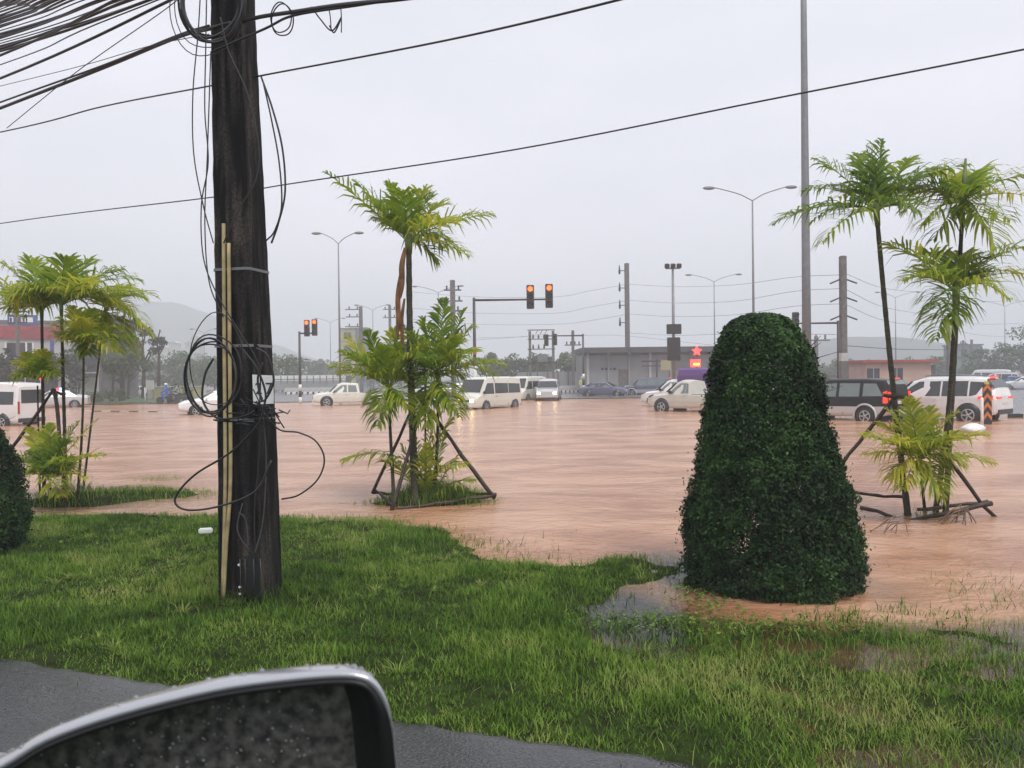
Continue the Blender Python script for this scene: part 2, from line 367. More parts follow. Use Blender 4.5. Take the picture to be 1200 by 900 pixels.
def grid(xs, ys, zf):
    X, Y = np.meshgrid(xs, ys); Z = zf(X, Y); V = np.stack([X.ravel(), Y.ravel(), Z.ravel()], 1)
    nx, ny = len(xs), len(ys); i = np.arange(nx - 1)[None, :] + nx * np.arange(ny - 1)[:, None]; i = i.ravel()
    return V, np.stack([i, i + 1, i + 1 + nx, i + nx], 1)
V, Fq = grid(xs, xs2, height)
def groundmat():
    m, t, b = nt('ground_soil'); N = t.nodes; L = t.links
    g = N.new('ShaderNodeNewGeometry')
    n1 = N.new('ShaderNodeTexNoise'); n1.inputs['Scale'].default_value = 2.0; n1.inputs['Detail'].default_value = 8; L.new(g.outputs['Position'], n1.inputs['Vector'])
    r1 = N.new('ShaderNodeValToRGB'); L.new(n1.outputs['Fac'], r1.inputs['Fac']); e = r1.color_ramp.elements
    e[0].position = 0.35; e[0].color = (0.016, 0.018, 0.007, 1); e[1].position = 0.65; e[1].color = (0.030, 0.050, 0.010, 1)
    L.new(r1.outputs[0], b.inputs['Base Color']); b.inputs['Roughness'].default_value = 0.95; b.inputs['Specular IOR Level'].default_value = 0.05; n1.inputs['Scale'].default_value = 9.0
    return m
MT['ground'] = groundmat()
go = fast_mesh('ground', V, Fq, 'ground'); tag(go, kind='structure'); go.data.shade_smooth()
# --- flood water
YB = gnd(900, 728).y
def clearf(x, y):
    c = np.zeros(np.shape(x))
    for (px, py, rx, ry, a) in ((735, 722, 0.60, 1.1, 1.3), (795, 672, 0.40, 1.0, 1.1), (790, 745, 0.40, 0.7, 1.1), (160, 588, 1.6, 0.9, 0.45), (1000, 800, 1.6, 0.9, 1.0), (1150, 870, 1.0, .7, 1.0), (850, 800, .8, .5, .9), (1030, 690, 0.3, 0.5, 0.35)):
        p = gnd(px, py); c = np.maximum(c, a * np.exp(-(((x - p.x) / rx) ** 2 + ((y - p.y) / ry) ** 2)))
    c = np.maximum(c, 0.85 * ss(YB + .15, YB - .35, y + 0.25 * fbm(x, y, 1.2, 41, 3)))
    return np.clip(c + 0.25 * fbm(x, y, 2.5, 40, 3), 0, 1) * (c > 0.03)
wx = np.concatenate([-np.array([1, .6, .4, .3, .22, .16, .12, .09, .07]) * 110, np.arange(-7, 7.01, 0.08), np.array([.07, .09, .12, .16, .22, .3, .4, .6, 1]) * 110])
wy = np.concatenate([np.arange(1.8, 12, 0.08), np.array([12.3, 12.8, 13.5, 14.5, 16, 18, 21, 25, 30, 36, 43, 50, 58, 66, 76])])
V, Fq = grid(wx, wy, lambda X, Y: X * 0)
def watermat():
    m, t, b = nt('muddy_flood_water'); N = t.nodes; L = t.links
    g = N.new('ShaderNodeNewGeometry')
    def noise(sc, st, det=6, rot=0.0):
        mp = N.new('ShaderNodeMapping'); mp.inputs['Scale'].default_value = st; mp.inputs['Rotation'].default_value = (0, 0, rot); L.new(g.outputs['Position'], mp.inputs['Vector'])
        n = N.new('ShaderNodeTexNoise'); n.inputs['Scale'].default_value = sc; n.inputs['Detail'].default_value = det
        n.inputs['Distortion'].default_value = 0.6; L.new(mp.outputs[0], n.inputs['Vector']); return n.outputs['Fac']
    c1 = noise(0.9, (0.5, 1.0, 1), 12, 0.12)
    r = N.new('ShaderNodeValToRGB'); L.new(c1, r.inputs['Fac']); e = r.color_ramp.elements
    e[0].position = 0.38; e[0].color = (0.36, 0.172, 0.092, 1); e[1].position = 0.62; e[1].color = (0.54, 0.31, 0.19, 1)
    L.new(r.outputs[0], b.inputs['Base Color']); b.inputs['Roughness'].default_value = 0.18; b.inputs['IOR'].default_value = 1.33
    w1 = noise(4.5, (0.8, 1.0, 1), 8, 0.25); w2 = noise(16, (0.9, 1, 1), 4, -0.4); w3 = noise(60, (1, 1, 1), 2)
    a1 = N.new('ShaderNodeMath'); a1.operation = 'MULTIPLY_ADD'; a1.inputs[1].default_value = 0.25; L.new(w2, a1.inputs[0]); L.new(w1, a1.inputs[2])
    a2 = N.new('ShaderNodeMath'); a2.operation = 'MULTIPLY_ADD'; a2.inputs[1].default_value = 0.05; L.new(w3, a2.inputs[0]); L.new(a1.outputs[0], a2.inputs[2])
    # calmer water in the sheltered pool by the grass
    at_ = N.new('ShaderNodeAttribute'); at_.attribute_name = 'tint'
    st = N.new('ShaderNodeMapRange'); st.inputs['To Min'].default_value = 0.05; st.inputs['To Max'].default_value = 0.008; L.new(at_.outputs['Fac'], st.inputs['Value'])
    bp = N.new('ShaderNodeBump'); bp.inputs['Strength'].default_value = 1.0; L.new(st.outputs[0], bp.inputs['Distance']); L.new(a2.outputs[0], bp.inputs['Height'])
    L.new(bp.outputs['Normal'], b.inputs['Normal'])
    gl = N.new('ShaderNodeBsdfGlossy'); gl.inputs['Roughness'].default_value = 0.08; L.new(bp.outputs['Normal'], gl.inputs['Normal'])
    tr = N.new('ShaderNodeBsdfTransparent'); tr.inputs['Color'].default_value = (0.74, 0.62, 0.48, 1)
    fr = N.new('ShaderNodeFresnel'); fr.inputs['IOR'].default_value = 1.33; L.new(bp.outputs['Normal'], fr.inputs['Normal'])
    mx = N.new('ShaderNodeMixShader'); L.new(fr.outputs[0], mx.inputs[0]); L.new(tr.outputs[0], mx.inputs[1]); L.new(gl.outputs[0], mx.inputs[2])
    m2 = N.new('ShaderNodeMixShader'); L.new(at_.outputs['Fac'], m2.inputs[0]); L.new(b.outputs[0], m2.inputs[1]); L.new(mx.outputs[0], m2.inputs[2])
    L.new(m2.outputs[0], N['Material Output'].inputs['Surface'])
    return m
MT['water'] = watermat()
wo = fast_mesh('flood_water', V, Fq, 'water', tint=clearf(V[:, 0], V[:, 1])); tag(wo, kind='structure')
# --- asphalt beside the camera
def asphalt(name, base_c, rough, wet=True):
    m, t, b = nt(name); N = t.nodes; L = t.links; g = N.new('ShaderNodeNewGeometry')
    def noise(sc, det=5):
        n = N.new('ShaderNodeTexNoise'); n.inputs['Scale'].default_value = sc; n.inputs['Detail'].default_value = det; L.new(g.outputs['Position'], n.inputs['Vector']); return n.outputs['Fac']
    vo = N.new('ShaderNodeTexVoronoi'); vo.inputs['Scale'].default_value = 75; L.new(g.outputs['Position'], vo.inputs['Vector'])
    r = N.new('ShaderNodeValToRGB'); L.new(noise(70, 4), r.inputs['Fac']); e = r.color_ramp.elements
    e[0].position = 0.42; e[0].color = (*[c * 0.55 for c in base_c], 1); e[1].position = 0.62; e[1].color = (*[c * 1.9 for c in base_c], 1)
    L.new(r.outputs[0], b.inputs['Base Color'])
    r2 = N.new('ShaderNodeValToRGB'); L.new(noise(1.6, 5), r2.inputs['Fac']); e = r2.color_ramp.elements
    e[0].position = 0.40; e[0].color = (rough * 0.4,) * 3 + (1,); e[1].position = 0.6; e[1].color = (rough * 1.25,) * 3 + (1,)
    L.new(r2.outputs[0], b.inputs['Roughness'])
    bp = N.new('ShaderNodeBump'); bp.inputs['Strength'].default_value = 0.5; bp.inputs['Distance'].default_value = 0.003; L.new(vo.outputs['Distance'], bp.inputs['Height']); L.new(bp.outputs['Normal'], b.inputs['Normal'])
    return m
MT['asphalt'] = asphalt('wet_asphalt', (0.021, 0.022, 0.024), 0.16)
MT['farroad'] = asphalt('far_wet_asphalt', (0.10, 0.10, 0.105), 0.3)
n = 420; us = np.linspace(-9, 14, n); vs_ = [0.0, -0.04, -0.12, -0.4, -1.0, -2, -5]
P = []
for v in vs_:
    for u in us:
        x = re0.x + RD.x * u; y = re0.y + RD.y * u
        j = -float(0.10 * fbm(np.array(x), np.array(y), 1.1, 5, 3) + 0.05 * fbm(np.array(x), np.array(y), 7, 6, 3)) + 0.015 * math.sin(u * 31 + math.sin(u * 13) * 2)
        jj = j if v > -0.5 else 0
        P.append((x + RN.x * (v + jj), y + RN.y * (v + jj), ZR - (0.03 if v == 0 else 0) - (0.006 if v == -0.04 else 0)))
P = np.array(P); i = (np.arange(n - 1)[None, :] + n * np.arange(len(vs_) - 1)[:, None]).ravel()
ro = fast_mesh('asphalt_road', P, np.stack([i, i + n, i + n + 1, i + 1], 1), 'asphalt'); tag(ro, kind='structure')
# --- far roads
MB().add([(-170, 68, 0.055), (60, 68, 0.055), (160, 110, 0.055), (160, 240, 0.055), (-170, 240, 0.055)], [(0, 1, 2, 3, 4)]).build('junction_road', 'farroad')['kind'] = 'structure'
k0 = base(1162, 33); k1 = base(1700, 36)
MB().add([(k0.x, k0.y, 0.06), (k1.x + 12, k1.y, 0.06), (90, 110, 0.06), (45, 110, 0.06), (k0.x + 1, k0.y + 20, 0.06)], [(0, 1, 2, 3, 4)]).build('side_road', 'farroad')['kind'] = 'structure'
# kerb with black and white blocks along the side road
def kerb(name, pts, n, label, h=0.16, wd=0.22, z0=-0.1):
    mb = MB(); Ls = [Vector(p) for p in pts]
    for i in range(n):
        a = Ls[0].lerp(Ls[1], i / n); b = Ls[0].lerp(Ls[1], (i + 1) / n); d = (b - a).normalized(); nn = Vector((-d.y, d.x, 0)) * wd
        mb.prism([a + Vector((0, 0, z0)), b + Vector((0, 0, z0)), b + nn + Vector((0, 0, z0)), a + nn + Vector((0, 0, z0))], (0, 0, h - z0), i % 2)
    o = mb.build(name, ['rock', 'blackpaint'], origin=tuple(Ls[0])); return tag(o, label, 'kerb')
kerb('painted_kerb', [k0, base(1420, 33.5)], 14, 'black and white painted kerb at the far right, beyond the chevron marker')
kerb('painted_kerb', [base(98, 53), base(196, 50)], 9, 'low row of dark kerb blocks just breaking the flood at the far left', h=0.05)
# ------------------------------------------------------------------ grass
POLE = gnd(294, 690, 0.14)
def blades(n, xr, yr, prob, hfun, wid, tintf, seed):
    r = np.random.default_rng(seed)
    x = r.uniform(*xr, n); y = r.uniform(*yr, n); keep = np.abs(x) < 0.70 * y + 0.4
    x, y = x[keep], y[keep]; h = height(x, y); rd = road_d(x, y)
    keep = r.random(len(x)) < prob(x, y, h, rd); x, y, h = x[keep], y[keep], h[keep]; n = len(x)
    H = hfun(x, y, h, r); a = r.uniform(0, 2 * np.pi, n); lean = r.uniform(0.15, 0.9, n) * H
    fx, fy = np.cos(a), np.sin(a); sx, sy = -fy, fx; W = wid * r.uniform(0.6, 1.4, n)
    b = np.stack([x, y, h - 0.01], 1); V = np.zeros((n, 6, 3))
    for j, (t, wf) in enumerate(((0, 1), (0.55, 0.8), (1, 0.12))):
        off = lean * t ** 2; zz = H * (t - 0.18 * t * t)
        c = b + np.stack([fx * off, fy * off, zz], 1); s = np.stack([sx, sy, 0 * sx], 1) * (W * wf / 2)[:, None]
        V[:, 2 * j] = c - s; V[:, 2 * j + 1] = c + s
    k = np.arange(n)[:, None] * 6
    Fq = np.concatenate([k + np.array([[0, 1, 3, 2]]), k + np.array([[2, 3, 5, 4]])], 0)
    t = np.repeat(np.clip(tintf(x, y, h, r), 0, 1), 6)
    return V.reshape(-1, 3), Fq, t
def tint_l(x, y, h, r):
    return 0.49 + 1.35 * fbm(x, y, 1.0, 60, 4) + .7 * fbm(x, y, 5.0, 61, 3) + r.normal(0, 0.15, len(x)) + 0.22 * (1 - ss(0.1, 0.7, road_d(x, y))) + 0.12 * ss(0.4, 1.3, x - 0.05 * y)
def prob_l(x, y, h, rd):
    p = ss(-0.015, 0.03, h) * ss(0.0, 0.10, rd) * (0.55 + 0.45 * ss(-0.2, 0.08, fbm(x, y, 2.2, 70, 4)))
    return p * (0.7 + 0.3 * ss(7.5, 4.5, y)) * (1 - 0.15 * ss(0.4, 1.3, x - 0.05 * y)) * (1 - .75 * ss(.10, .2, fbm(x, y, 2.6, 77, 4)))
def h_l(x, y, h, r):
    e = np.exp(-(((x - POLE.x) / 0.55) ** 2 + ((y - POLE.y + 0.1) / 0.4) ** 2))
    return (0.026 + 0.042 * ss(-0.2, 0.25, fbm(x, y, 1.7, 80, 4)) + 0.07 * e + 0.03 * ss(0.12, 0.02, h)) * r.uniform(0.5, 1.5, len(x)) * (0.7 + 0.3 * ss(0, 0.4, road_d(x, y))) * (1 - .42 * ss(0.2, 1.3, x - 0.05 * y)) * (1 - .25 * ss(5.5, 3.5, y))
A = [blades(620000, (-6.8, 7.5), (2.6, 11.5), prob_l, h_l, 0.006, tint_l, 1)]
def tufts(n, m, xr, yr, prob, hh, seed, tb):
    r = np.random.default_rng(seed); x = r.uniform(*xr, n); y = r.uniform(*yr, n); h = height(x, y); rd = road_d(x, y)
    k = (r.random(n) < prob(x, y, h, rd)) & (np.abs(x) < .7 * y + .4); x, y = x[k], y[k]; n = len(x)
    s = np.repeat(r.uniform(.5, 1.3, n), m); cx = np.repeat(x, m); cy_ = np.repeat(y, m); tt = np.repeat(tb + r.normal(0, .2, n), m); N_ = n * m
    a = r.uniform(0, 2 * np.pi, N_); rad = np.abs(r.normal(0, .018, N_)) * s; bx = cx + np.cos(a) * rad; by = cy_ + np.sin(a) * rad; bh = height(bx, by)
    H = hh * s * r.uniform(.4, 1.1, N_) - bh.clip(-1, 0); lean = hh * s * r.uniform(.2, 1.1, N_); fx, fy = np.cos(a), np.sin(a); W = 0.0065 * r.uniform(.6, 1.4, N_); V = np.zeros((N_, 6, 3)); b = np.stack([bx, by, bh - .01], 1)
    for j, (t, wf) in enumerate(((0, 1), (.55, .8), (1, .12))):
        c = b + np.stack([fx * lean * t ** 2, fy * lean * t ** 2, H * (t - .30 * t * t)], 1); sd = np.stack([-fy, fx, 0 * fx], 1) * (W * wf / 2)[:, None]; V[:, 2 * j] = c - sd; V[:, 2 * j + 1] = c + sd
    q = np.arange(N_)[:, None] * 6
    return V.reshape(-1, 3), np.concatenate([q + np.array([[0, 1, 3, 2]]), q + np.array([[2, 3, 5, 4]])], 0), np.repeat(np.clip(tt + r.normal(0, .13, N_), 0, 1), 6)
A.append(tufts(2600, 30, (-6.5, 7), (2.8, 10), lambda x, y, h, rd: .9 * ss(0, .03, h) * ss(.15, .4, rd) * ss(-.1, .2, fbm(x, y, 1.1, 33, 3)), .105, 51, .62))
A.append(tufts(260, 12, (-3, 6.5), (4.5, 9.5), lambda x, y, h, rd: .5 * ss(-.16, -.02, h) * (h < .01), .13, 52, .45))
# sparse blades standing in the shallows and the clumps round the palms
def prob_w(x, y, h, rd):
    return 0.55 * ss(-0.10, -0.01, h) * ss(0.12, -0.02, h) * np.maximum(.3 + .7 * ss(0.0, 0.14, fbm(x, y, 1.8, 90, 3)), .9 * ss(YB + .1, YB - .5, y))
A.append(blades(140000, (-7, 7.5), (2.8, 11.5), prob_w, lambda x, y, h, r: r.uniform(0.03, 0.13, len(x)) - h.clip(-1, 0), 0.006, lambda x, y, h, r: 0.45 + r.normal(0, .3, len(x)), 2))
def prob_s(x, y, h, rd): return ss(-0.32, -0.1, h) * (h < -0.03) * ss(12, 3, y) * 0.8 * ss(-0.02, 0.14, fbm(x, y, 1.3, 92, 3))
A.append(blades(90000, (0.2, 6.5), (2.8, YB + .2), lambda x, y, h, rd: .85 * ss(-.12, -.02, h) * (h < .03) * (rd > .1) * ss(-.16, .04, fbm(x, y, 3.0, 94, 3)), lambda x, y, h, r: r.uniform(0.02, 0.08, len(x)) - h.clip(-1, 0), 0.0055, tint_l, 31))
A.append(blades(90000, (-4, 8), (5.0, 11.5), prob_s, lambda x, y, h, r: r.uniform(0.02, 0.15, len(x)) - h.clip(-1, 0), 0.009, lambda x, y, h, r: 0.3 + r.normal(0, .25, len(x)), 3))
def clump(c, rx, ry, hh, n, seed):
    def pr(x, y, h, rd): return np.exp(-(((x - c.x) / rx) ** 2 + ((y - c.y) / ry) ** 2)) * 0.9
    return blades(n, (c.x - 2 * rx, c.x + 2 * rx), (c.y - 2 * ry, c.y + 2 * ry), pr, lambda x, y, h, r: r.uniform(0.3, 1, len(x)) * hh * np.exp(-(((x - c.x) / rx) ** 2)) + 0.05 - h.clip(-1, 0), 0.008, lambda x, y, h, r: 0.6 + r.normal(0, .25, len(x)), seed)
A.append(clump(PALM_M, 0.8, 0.35, 0.36, 11000, 4)); A.append(clump(gnd(552, 582), 0.3, 0.2, 0.30, 2600, 14)); A.append(clump(PALM_L, 0.7, 0.4, 0.28, 3500, 5)); A.append(clump(PALM_R, 0.3, 0.3, 0.2, 500, 6))
A.append(clump(SHOAL, 1.5, 0.6, 0.09, 15000, 7)); A.append(clump(gnd(190, 562), 0.8, 0.18, 0.16, 3000, 8))
off = 0; VV = []; FF = []; TT = []
for v, f, t in A: VV.append(v); FF.append(f + off); TT.append(t); off += len(v)
gr = fast_mesh('grass', np.concatenate(VV), np.concatenate(FF), 'grass', tint=np.concatenate(TT)); tag(gr, kind='stuff')
print('grass blades', off // 6)
# (fringe)
# low creeping leaves and floating litter of leaves on the wet edge
def leaf_litter(n, cx, cy, rx, ry, seed):
    r = np.random.default_rng(seed); x = cx + r.normal(0, rx, n); y = cy + r.normal(0, ry, n); h = np.maximum(height(x, y), 0) + 0.012 + r.random(n) * 0.02
    a = r.uniform(0, 6.28, n); l = r.uniform(0.010, 0.022, n); V = np.zeros((n, 4, 3)); tl = r.normal(0, 0.4, (n, 2))
    for j, (p, q) in enumerate(((-1, 0), (0, -.6), (1, 0), (0, .6))):
        dx = (np.cos(a) * p - np.sin(a) * q) * l; dy = (np.sin(a) * p + np.cos(a) * q) * l
        V[:, j] = np.stack([x + dx, y + dy, h + dx * tl[:, 0] + dy * tl[:, 1]], 1)
    return V.reshape(-1, 3), np.arange(n * 4).reshape(-1, 4), np.repeat(r.uniform(0.0, .8, n), 4)
A = [leaf_litter(420, gnd(765, 728).x, gnd(765, 728).y, 0.40, 0.10, 1), leaf_litter(600, gnd(880, 735).x, gnd(880, 735).y, 0.5, 0.12, 2), leaf_litter(300, gnd(820, 700).x, gnd(820, 700).y, 0.15, 0.3, 3), leaf_litter(350, gnd(90, 640).x, gnd(90, 640).y, .6, .2, 4)]
off = 0; VV = []; FF = []; TT = []
for v, f, t in A: VV.append(v); FF.append(f + off); TT.append(t); off += len(v)
tag(fast_mesh('creeping_weed', np.concatenate(VV), np.concatenate(FF), 'grass', tint=np.concatenate(TT)), kind='stuff')
# ------------------------------------------------------------------ topiary bushes
def topiary(foot, Hh, prof, lean, n, seed, label):
    """prof: list of (t, radius) bottom to top"""
    root = empty('topiary_bush', foot, 0, label, 'bush', 'clipped topiary bushes')
    r = np.random.default_rng(seed); ts = np.array([p[0] for p in prof]); rs = np.array([p[1] for p in prof])
    tt = r.random(n * 3); rad = np.interp(tt, ts, rs); aa = r.uniform(0, 2 * np.pi, n * 3); keep = (r.random(n * 3) < (rad + 0.12) / (rs.max() + 0.12)) & ((fbm(aa * 4.0, tt * 15, 1.0, seed + 9, 3) > -0.16) | (r.random(n * 3) < .22)); t = tt[keep][:n]; a = aa[keep][:n]; n = len(t)
    rad = np.interp(t, ts, rs)
    lump = 1 + 0.15 * fbm(a * 2.2, t * 5, 1.0, seed, 3)
    depth = 1 - np.abs(r.normal(0, 0.15, n)).clip(0, 0.6) + 0.22 * fbm(a * 6, t * 22, 1.0, seed + 2, 2); stray = r.random(n) < 0.025; depth = np.where(stray, depth + r.random(n) * 0.14, depth)
    topcap = r.random(n) < 0.10
    rr = rad * lump * depth; x = rr * np.cos(a) + lean * t; y = rr * np.sin(a); z = t * Hh
    # leaf quads, roughly facing outwards
    nrm = np.stack([np.cos(a), np.sin(a), 0.25 + 1.2 * ss(0.8, 1, t)], 1) + r.normal(0, 0.75, (n, 3)); nrm /= np.linalg.norm(nrm, axis=1)[:, None]
    u = np.cross(nrm, r.normal(0, 1, (n, 3))); u /= np.linalg.norm(u, axis=1)[:, None]; v = np.cross(nrm, u)
    l = r.uniform(0.011, 0.022, n)[:, None]; c = np.stack([x, y, z], 1)
    V = np.stack([c - u * l, c - v * l * 0.55 + nrm * l * 0.12, c + u * l, c + v * l * 0.55 + nrm * l * 0.12], 1).reshape(-1, 3)
    tint = np.clip(0.34 + 1.3 * fbm(a * 2.6 + 9, t * 8, 1.0, seed + 5, 4) + r.normal(0, 0.16, n) + 0.25 * stray, 0, 1)
    fast_mesh('foliage', V, np.arange(n * 4).reshape(-1, 4), 'topiary', tint=np.repeat(tint, 4), parent=root)
    mb = MB()
    for k in range(7):
        a0 = k * 0.9; p = [Vector((0.04 * math.cos(a0), 0.04 * math.sin(a0), -0.3))]
        for j in range(1, 6): p.append(Vector((lean * j / 6 + math.cos(a0 + 0.2 * j) * 0.55 * rs[0] * j / 5 * (1 - j * 0.06), math.sin(a0 + 0.2 * j) * 0.55 * rs[0] * j / 5 * (1 - j * .06), Hh * (0.06 + 0.15 * j))))
        mb.tube(p, [0.022, 0.02, 0.016, 0.012, 0.008, 0.004], 6)
        for j in range(26):
            q = p[1 + j % 5]; d = Vector((random.uniform(-1, 1), random.uniform(-1, 1), random.uniform(-.4, .8))) * rs[0] * 0.5
            mb.tube([q, q + d * 0.5, q + d], [0.006, 0.005, 0.002], 4)
    mb.build('trunk', 'bark', root)
    return root
fb = gnd(911, 684)
sc_ = fb.y / F
prof = [(0.0, 102), (0.05, 106), (0.15, 104), (0.30, 96), (0.50, 81), (0.70, 68), (0.80, 61), (0.87, 55), (0.92, 49), (0.955, 41), (0.98, 32), (0.992, 24), (1.0, 15)]
topiary(fb + Vector((0, .12, -0.03)), 322 * sc_, [(t, r_ * sc_ * 1.0) for t, r_ in prof], -0.10, 135000, 3, 'tall dark green clipped bush shaped like a rounded cone, standing in the flood')
fb = gnd(-45, 650, 0.05); sc_ = fb.y / F
topiary(fb, 176 * sc_, [(0, 60), (0.1, 68), (0.3, 70), (0.55, 62), (0.8, 46), (0.93, 26), (1, 5)] and [(t, r_ * sc_) for t, r_ in [(0, 60), (0.1, 68), (0.3, 70), (0.55, 62), (0.8, 46), (0.93, 26), (1, 5)]], 0.0, 48000, 5, 'dark clipped bush cut off by the left edge of the photo, on the lawn')
# ------------------------------------------------------------------ palms
def frond(acc, P0, T, lift, nl, ll, lw, rng, tint0, droop=0.25, vang=0.5):
    """rachis from P0 to tip T arching upwards by lift; leaflets either side"""
    P0 = Vector(P0); T = Vector(T); mid = P0.lerp(T, 0.45) + Vector((0, 0, lift)); K = 14
    pts = [(P0 * (1 - t) ** 2 + mid * 2 * t * (1 - t) + T * t * t) for t in [i / K for i in range(K + 1)]]
    rs = [0.011 * (1 - 0.85 * i / K) for i in range(K + 1)]
    acc['r'].tube(pts, rs, 4, 0, True, True, 0.62)
    side0 = (T - P0).cross(Vector((0, 0, 1))); side0 = side0.normalized() if side0.length > 1e-3 else Vector((1, 0, 0))
    nl = int(nl * 0.82); ll = ll * 1.42; lw = lw * 1.05
    for i in range(nl):
        t = 0.14 + 0.86 * (i + 0.5) / nl; f = t * K; j = min(int(f), K - 1); c = pts[j].lerp(pts[j + 1], f - j); tg = (pts[j + 1] - pts[j]).normalized()
        up = side0.cross(tg).normalized(); up = up if up.z > 0 else -up
        L_ = ll * (math.sin(math.pi * min(1, 0.18 + 0.80 * t)) ** 0.7) * rng.uniform(0.85, 1.1)
        for s in (-1, 1):
            if rng.random() < 0.04: continue
            sweep = 0.40 + 0.65 * t
            d = (side0 * s * math.cos(sweep) + tg * math.sin(sweep)).normalized()
            d = (d + up * (vang * rng.uniform(0.1, 1.2)) + Vector((rng.gauss(0, .07), rng.gauss(0, .07), rng.gauss(0, .07)))).normalized(); dr_ = droop * rng.uniform(.6, 2.6)
            wv = d.cross(up + side0 * s * 0.3).normalized() * lw * rng.uniform(0.75, 1.15)
            q = [c, c + d * L_ * 0.35, c + d * L_ * 0.7 + Vector((0, 0, -dr_ * L_ * 0.3)), c + d * L_ * 0.96 + Vector((0, 0, -dr_ * L_))]
            w = [0.35, 1.0, 0.8, 0.10]; vs = []
            for p, ww in zip(q, w): vs += [p - wv * ww / 2, p + wv * ww / 2]
            acc['l'].add(vs, [(0, 1, 3, 2), (2, 3, 5, 4), (4, 5, 7, 6)], 0, False, min(1, max(0, tint0 + rng.gauss(0, 0.12))))
def palm(name_label, foot, crown, fronds, d, r0, seed, cat='palm', group='young palm trees standing in the flood', nl=30, ll=0.36, lw=0.034, extra=3, elen=0.6, tint=0.55, bend=0.0, dead=None, shaft=0.35, sprouts=()):
    """foot/crown: world points; fronds: list of (px,py,depth offset,lift) tips"""
    rng = random.Random(seed); foot = Vector(foot); crown = Vector(crown)
    root = empty('palm_tree', foot, 0, name_label, cat, group)
    O = foot
    b = Vector((bend, 0.0, 0)); pts = []; rs = []; K = 48
    for i in range(K + 1):
        t = i / K; pts.append(foot.lerp(crown, t) + b * math.sin(math.pi * t) * 1.0 + Vector((0, 0, -0.15 if i == 0 else 0))); rs.append((r0 * (1.5 - 0.55 * t ** 0.5) if i else r0 * 1.7) * (1.0 + (0.09 if i % 3 == 0 else 0) + rng.gauss(0, .02)))
    MB().tube(pts, rs, 9).build('trunk', 'stem', root, None).location = -O
    if shaft:
        k = max(1, int(K * (1 - shaft))); MB().tube([pts[-2].lerp(pts[-1], 0.0) + (pts[-1] - pts[-6]) * q for q in (0, .5, 1.2, 1.9)], [rs[-1] * 1.05, rs[-1] * 1.35, rs[-1] * 1.15, rs[-1] * 0.5], 9).build('crownshaft', 'shaft', root).location = -O
    acc = {'r': MB(), 'l': MB()}
    top = crown + (pts[-1] - pts[-2]).normalized() * 0.10
    for (px, py, dd, lift) in fronds:
        T_ = at(px, py, d + dd); frond(acc, top, top + (T_ - top) * (1.0 if seed < 5 else 1.05), lift, nl, ll, lw, rng, tint + rng.uniform(-.1, .3))
        if rng.random() < .55: continue
        L0 = (T_ - top).length; j_ = Vector((rng.gauss(0, .22), rng.gauss(0, .3), rng.gauss(-.10, .16))) * L0
        frond(acc, top, top + (T_ - top) * rng.uniform(.7, .92) + j_, lift * rng.uniform(.6, 1.2), int(nl * .85), ll * .92, lw, rng, tint + rng.uniform(-.3, .12))
    for _ in range(extra):
        a = rng.uniform(0, 6.28); e = rng.uniform(-0.1, 0.6)
        frond(acc, top, top + Vector((math.cos(a) * elen, math.sin(a) * elen, e * elen)), 0.3 * elen, nl, ll * 0.9, lw, rng, tint + rng.uniform(-.3, .1))
    for (pxa, pya, da, px, py, dd, lift) in sprouts:
        frond(acc, at(pxa, pya, d + da), at(px, py, d + dd), lift, int(nl * .8), ll * .85, lw, rng, tint + rng.uniform(0, .3), vang=.2)
    m = acc['l']; m.add(acc['r'].v, acc['r'].f, 0, True, 0.6)
    o = m.build('crown', 'palm', root, None, tint=True); o.location = -O
    if dead:
        for (pxa, pya, pxb, pyb, wd) in dead:
            a = at(pxa, pya, d - 0.05); c = at(pxb, pyb, d - 0.12); mb = MB(); s = Vector((1, 0, 0)) * wd
            q = smooth_path([a, a.lerp(c, .35) + Vector((-.02, -.03, 0)), a.lerp(c, .7) + Vector((.01, -.05, 0)), c], 4); vs = []
            for i, p in enumerate(q):
                k = math.sin(math.pi * min(1, (i + 1.2) / (len(q) + 0.6))) ** .5; vs += [p - s * k * .5, p + s * k * .15 + Vector((0, -.03, 0)), p + s * k * .5]
            mb.add(vs, [(3 * i + j, 3 * i + j + 1, 3 * i + j + 4, 3 * i + j + 3) for i in range(len(q) - 1) for j in (0, 1)])
            o = mb.build('dead_frond_sheath', 'dead', root); o.location = -O
            o['label'] = 'rusty brown dead frond sheath hanging by the trunk'
    return root
dM = PALM_M.y
palm('tallest palm of the middle clump, with a brown dead sheath under its crown', gnd(487, 592), at(479, 292, dM), [(415, 212, -.3, .08), (432, 232, .4, .10), (500, 222, .3, .25), (577, 252, -.1, .22), (548, 300, -.5, .20), (524, 240, .8, .3), (462, 262, .6, .35), (520, 290, .9, .3), (470, 225, -.8, .3), (535, 262, -.9, .25), (455, 215, .2, .15)], dM, 0.045, 1,
     extra=2, elen=.7, ll=.36, lw=.040, dead=[(475, 290, 469, 350, .09), (470, 318, 465, 400, .08), (474, 350, 470, 420, .06)], bend=-.02, sprouts=[(487, 545, -.1, 402, 538, -.4, .25), (490, 560, -.1, 530, 490, -.3, .15), (487, 575, 0, 452, 540, -.5, .2), (493, 570, .1, 545, 545, -.4, .25), (488, 470, -.05, 462, 395, -.3, .08)])
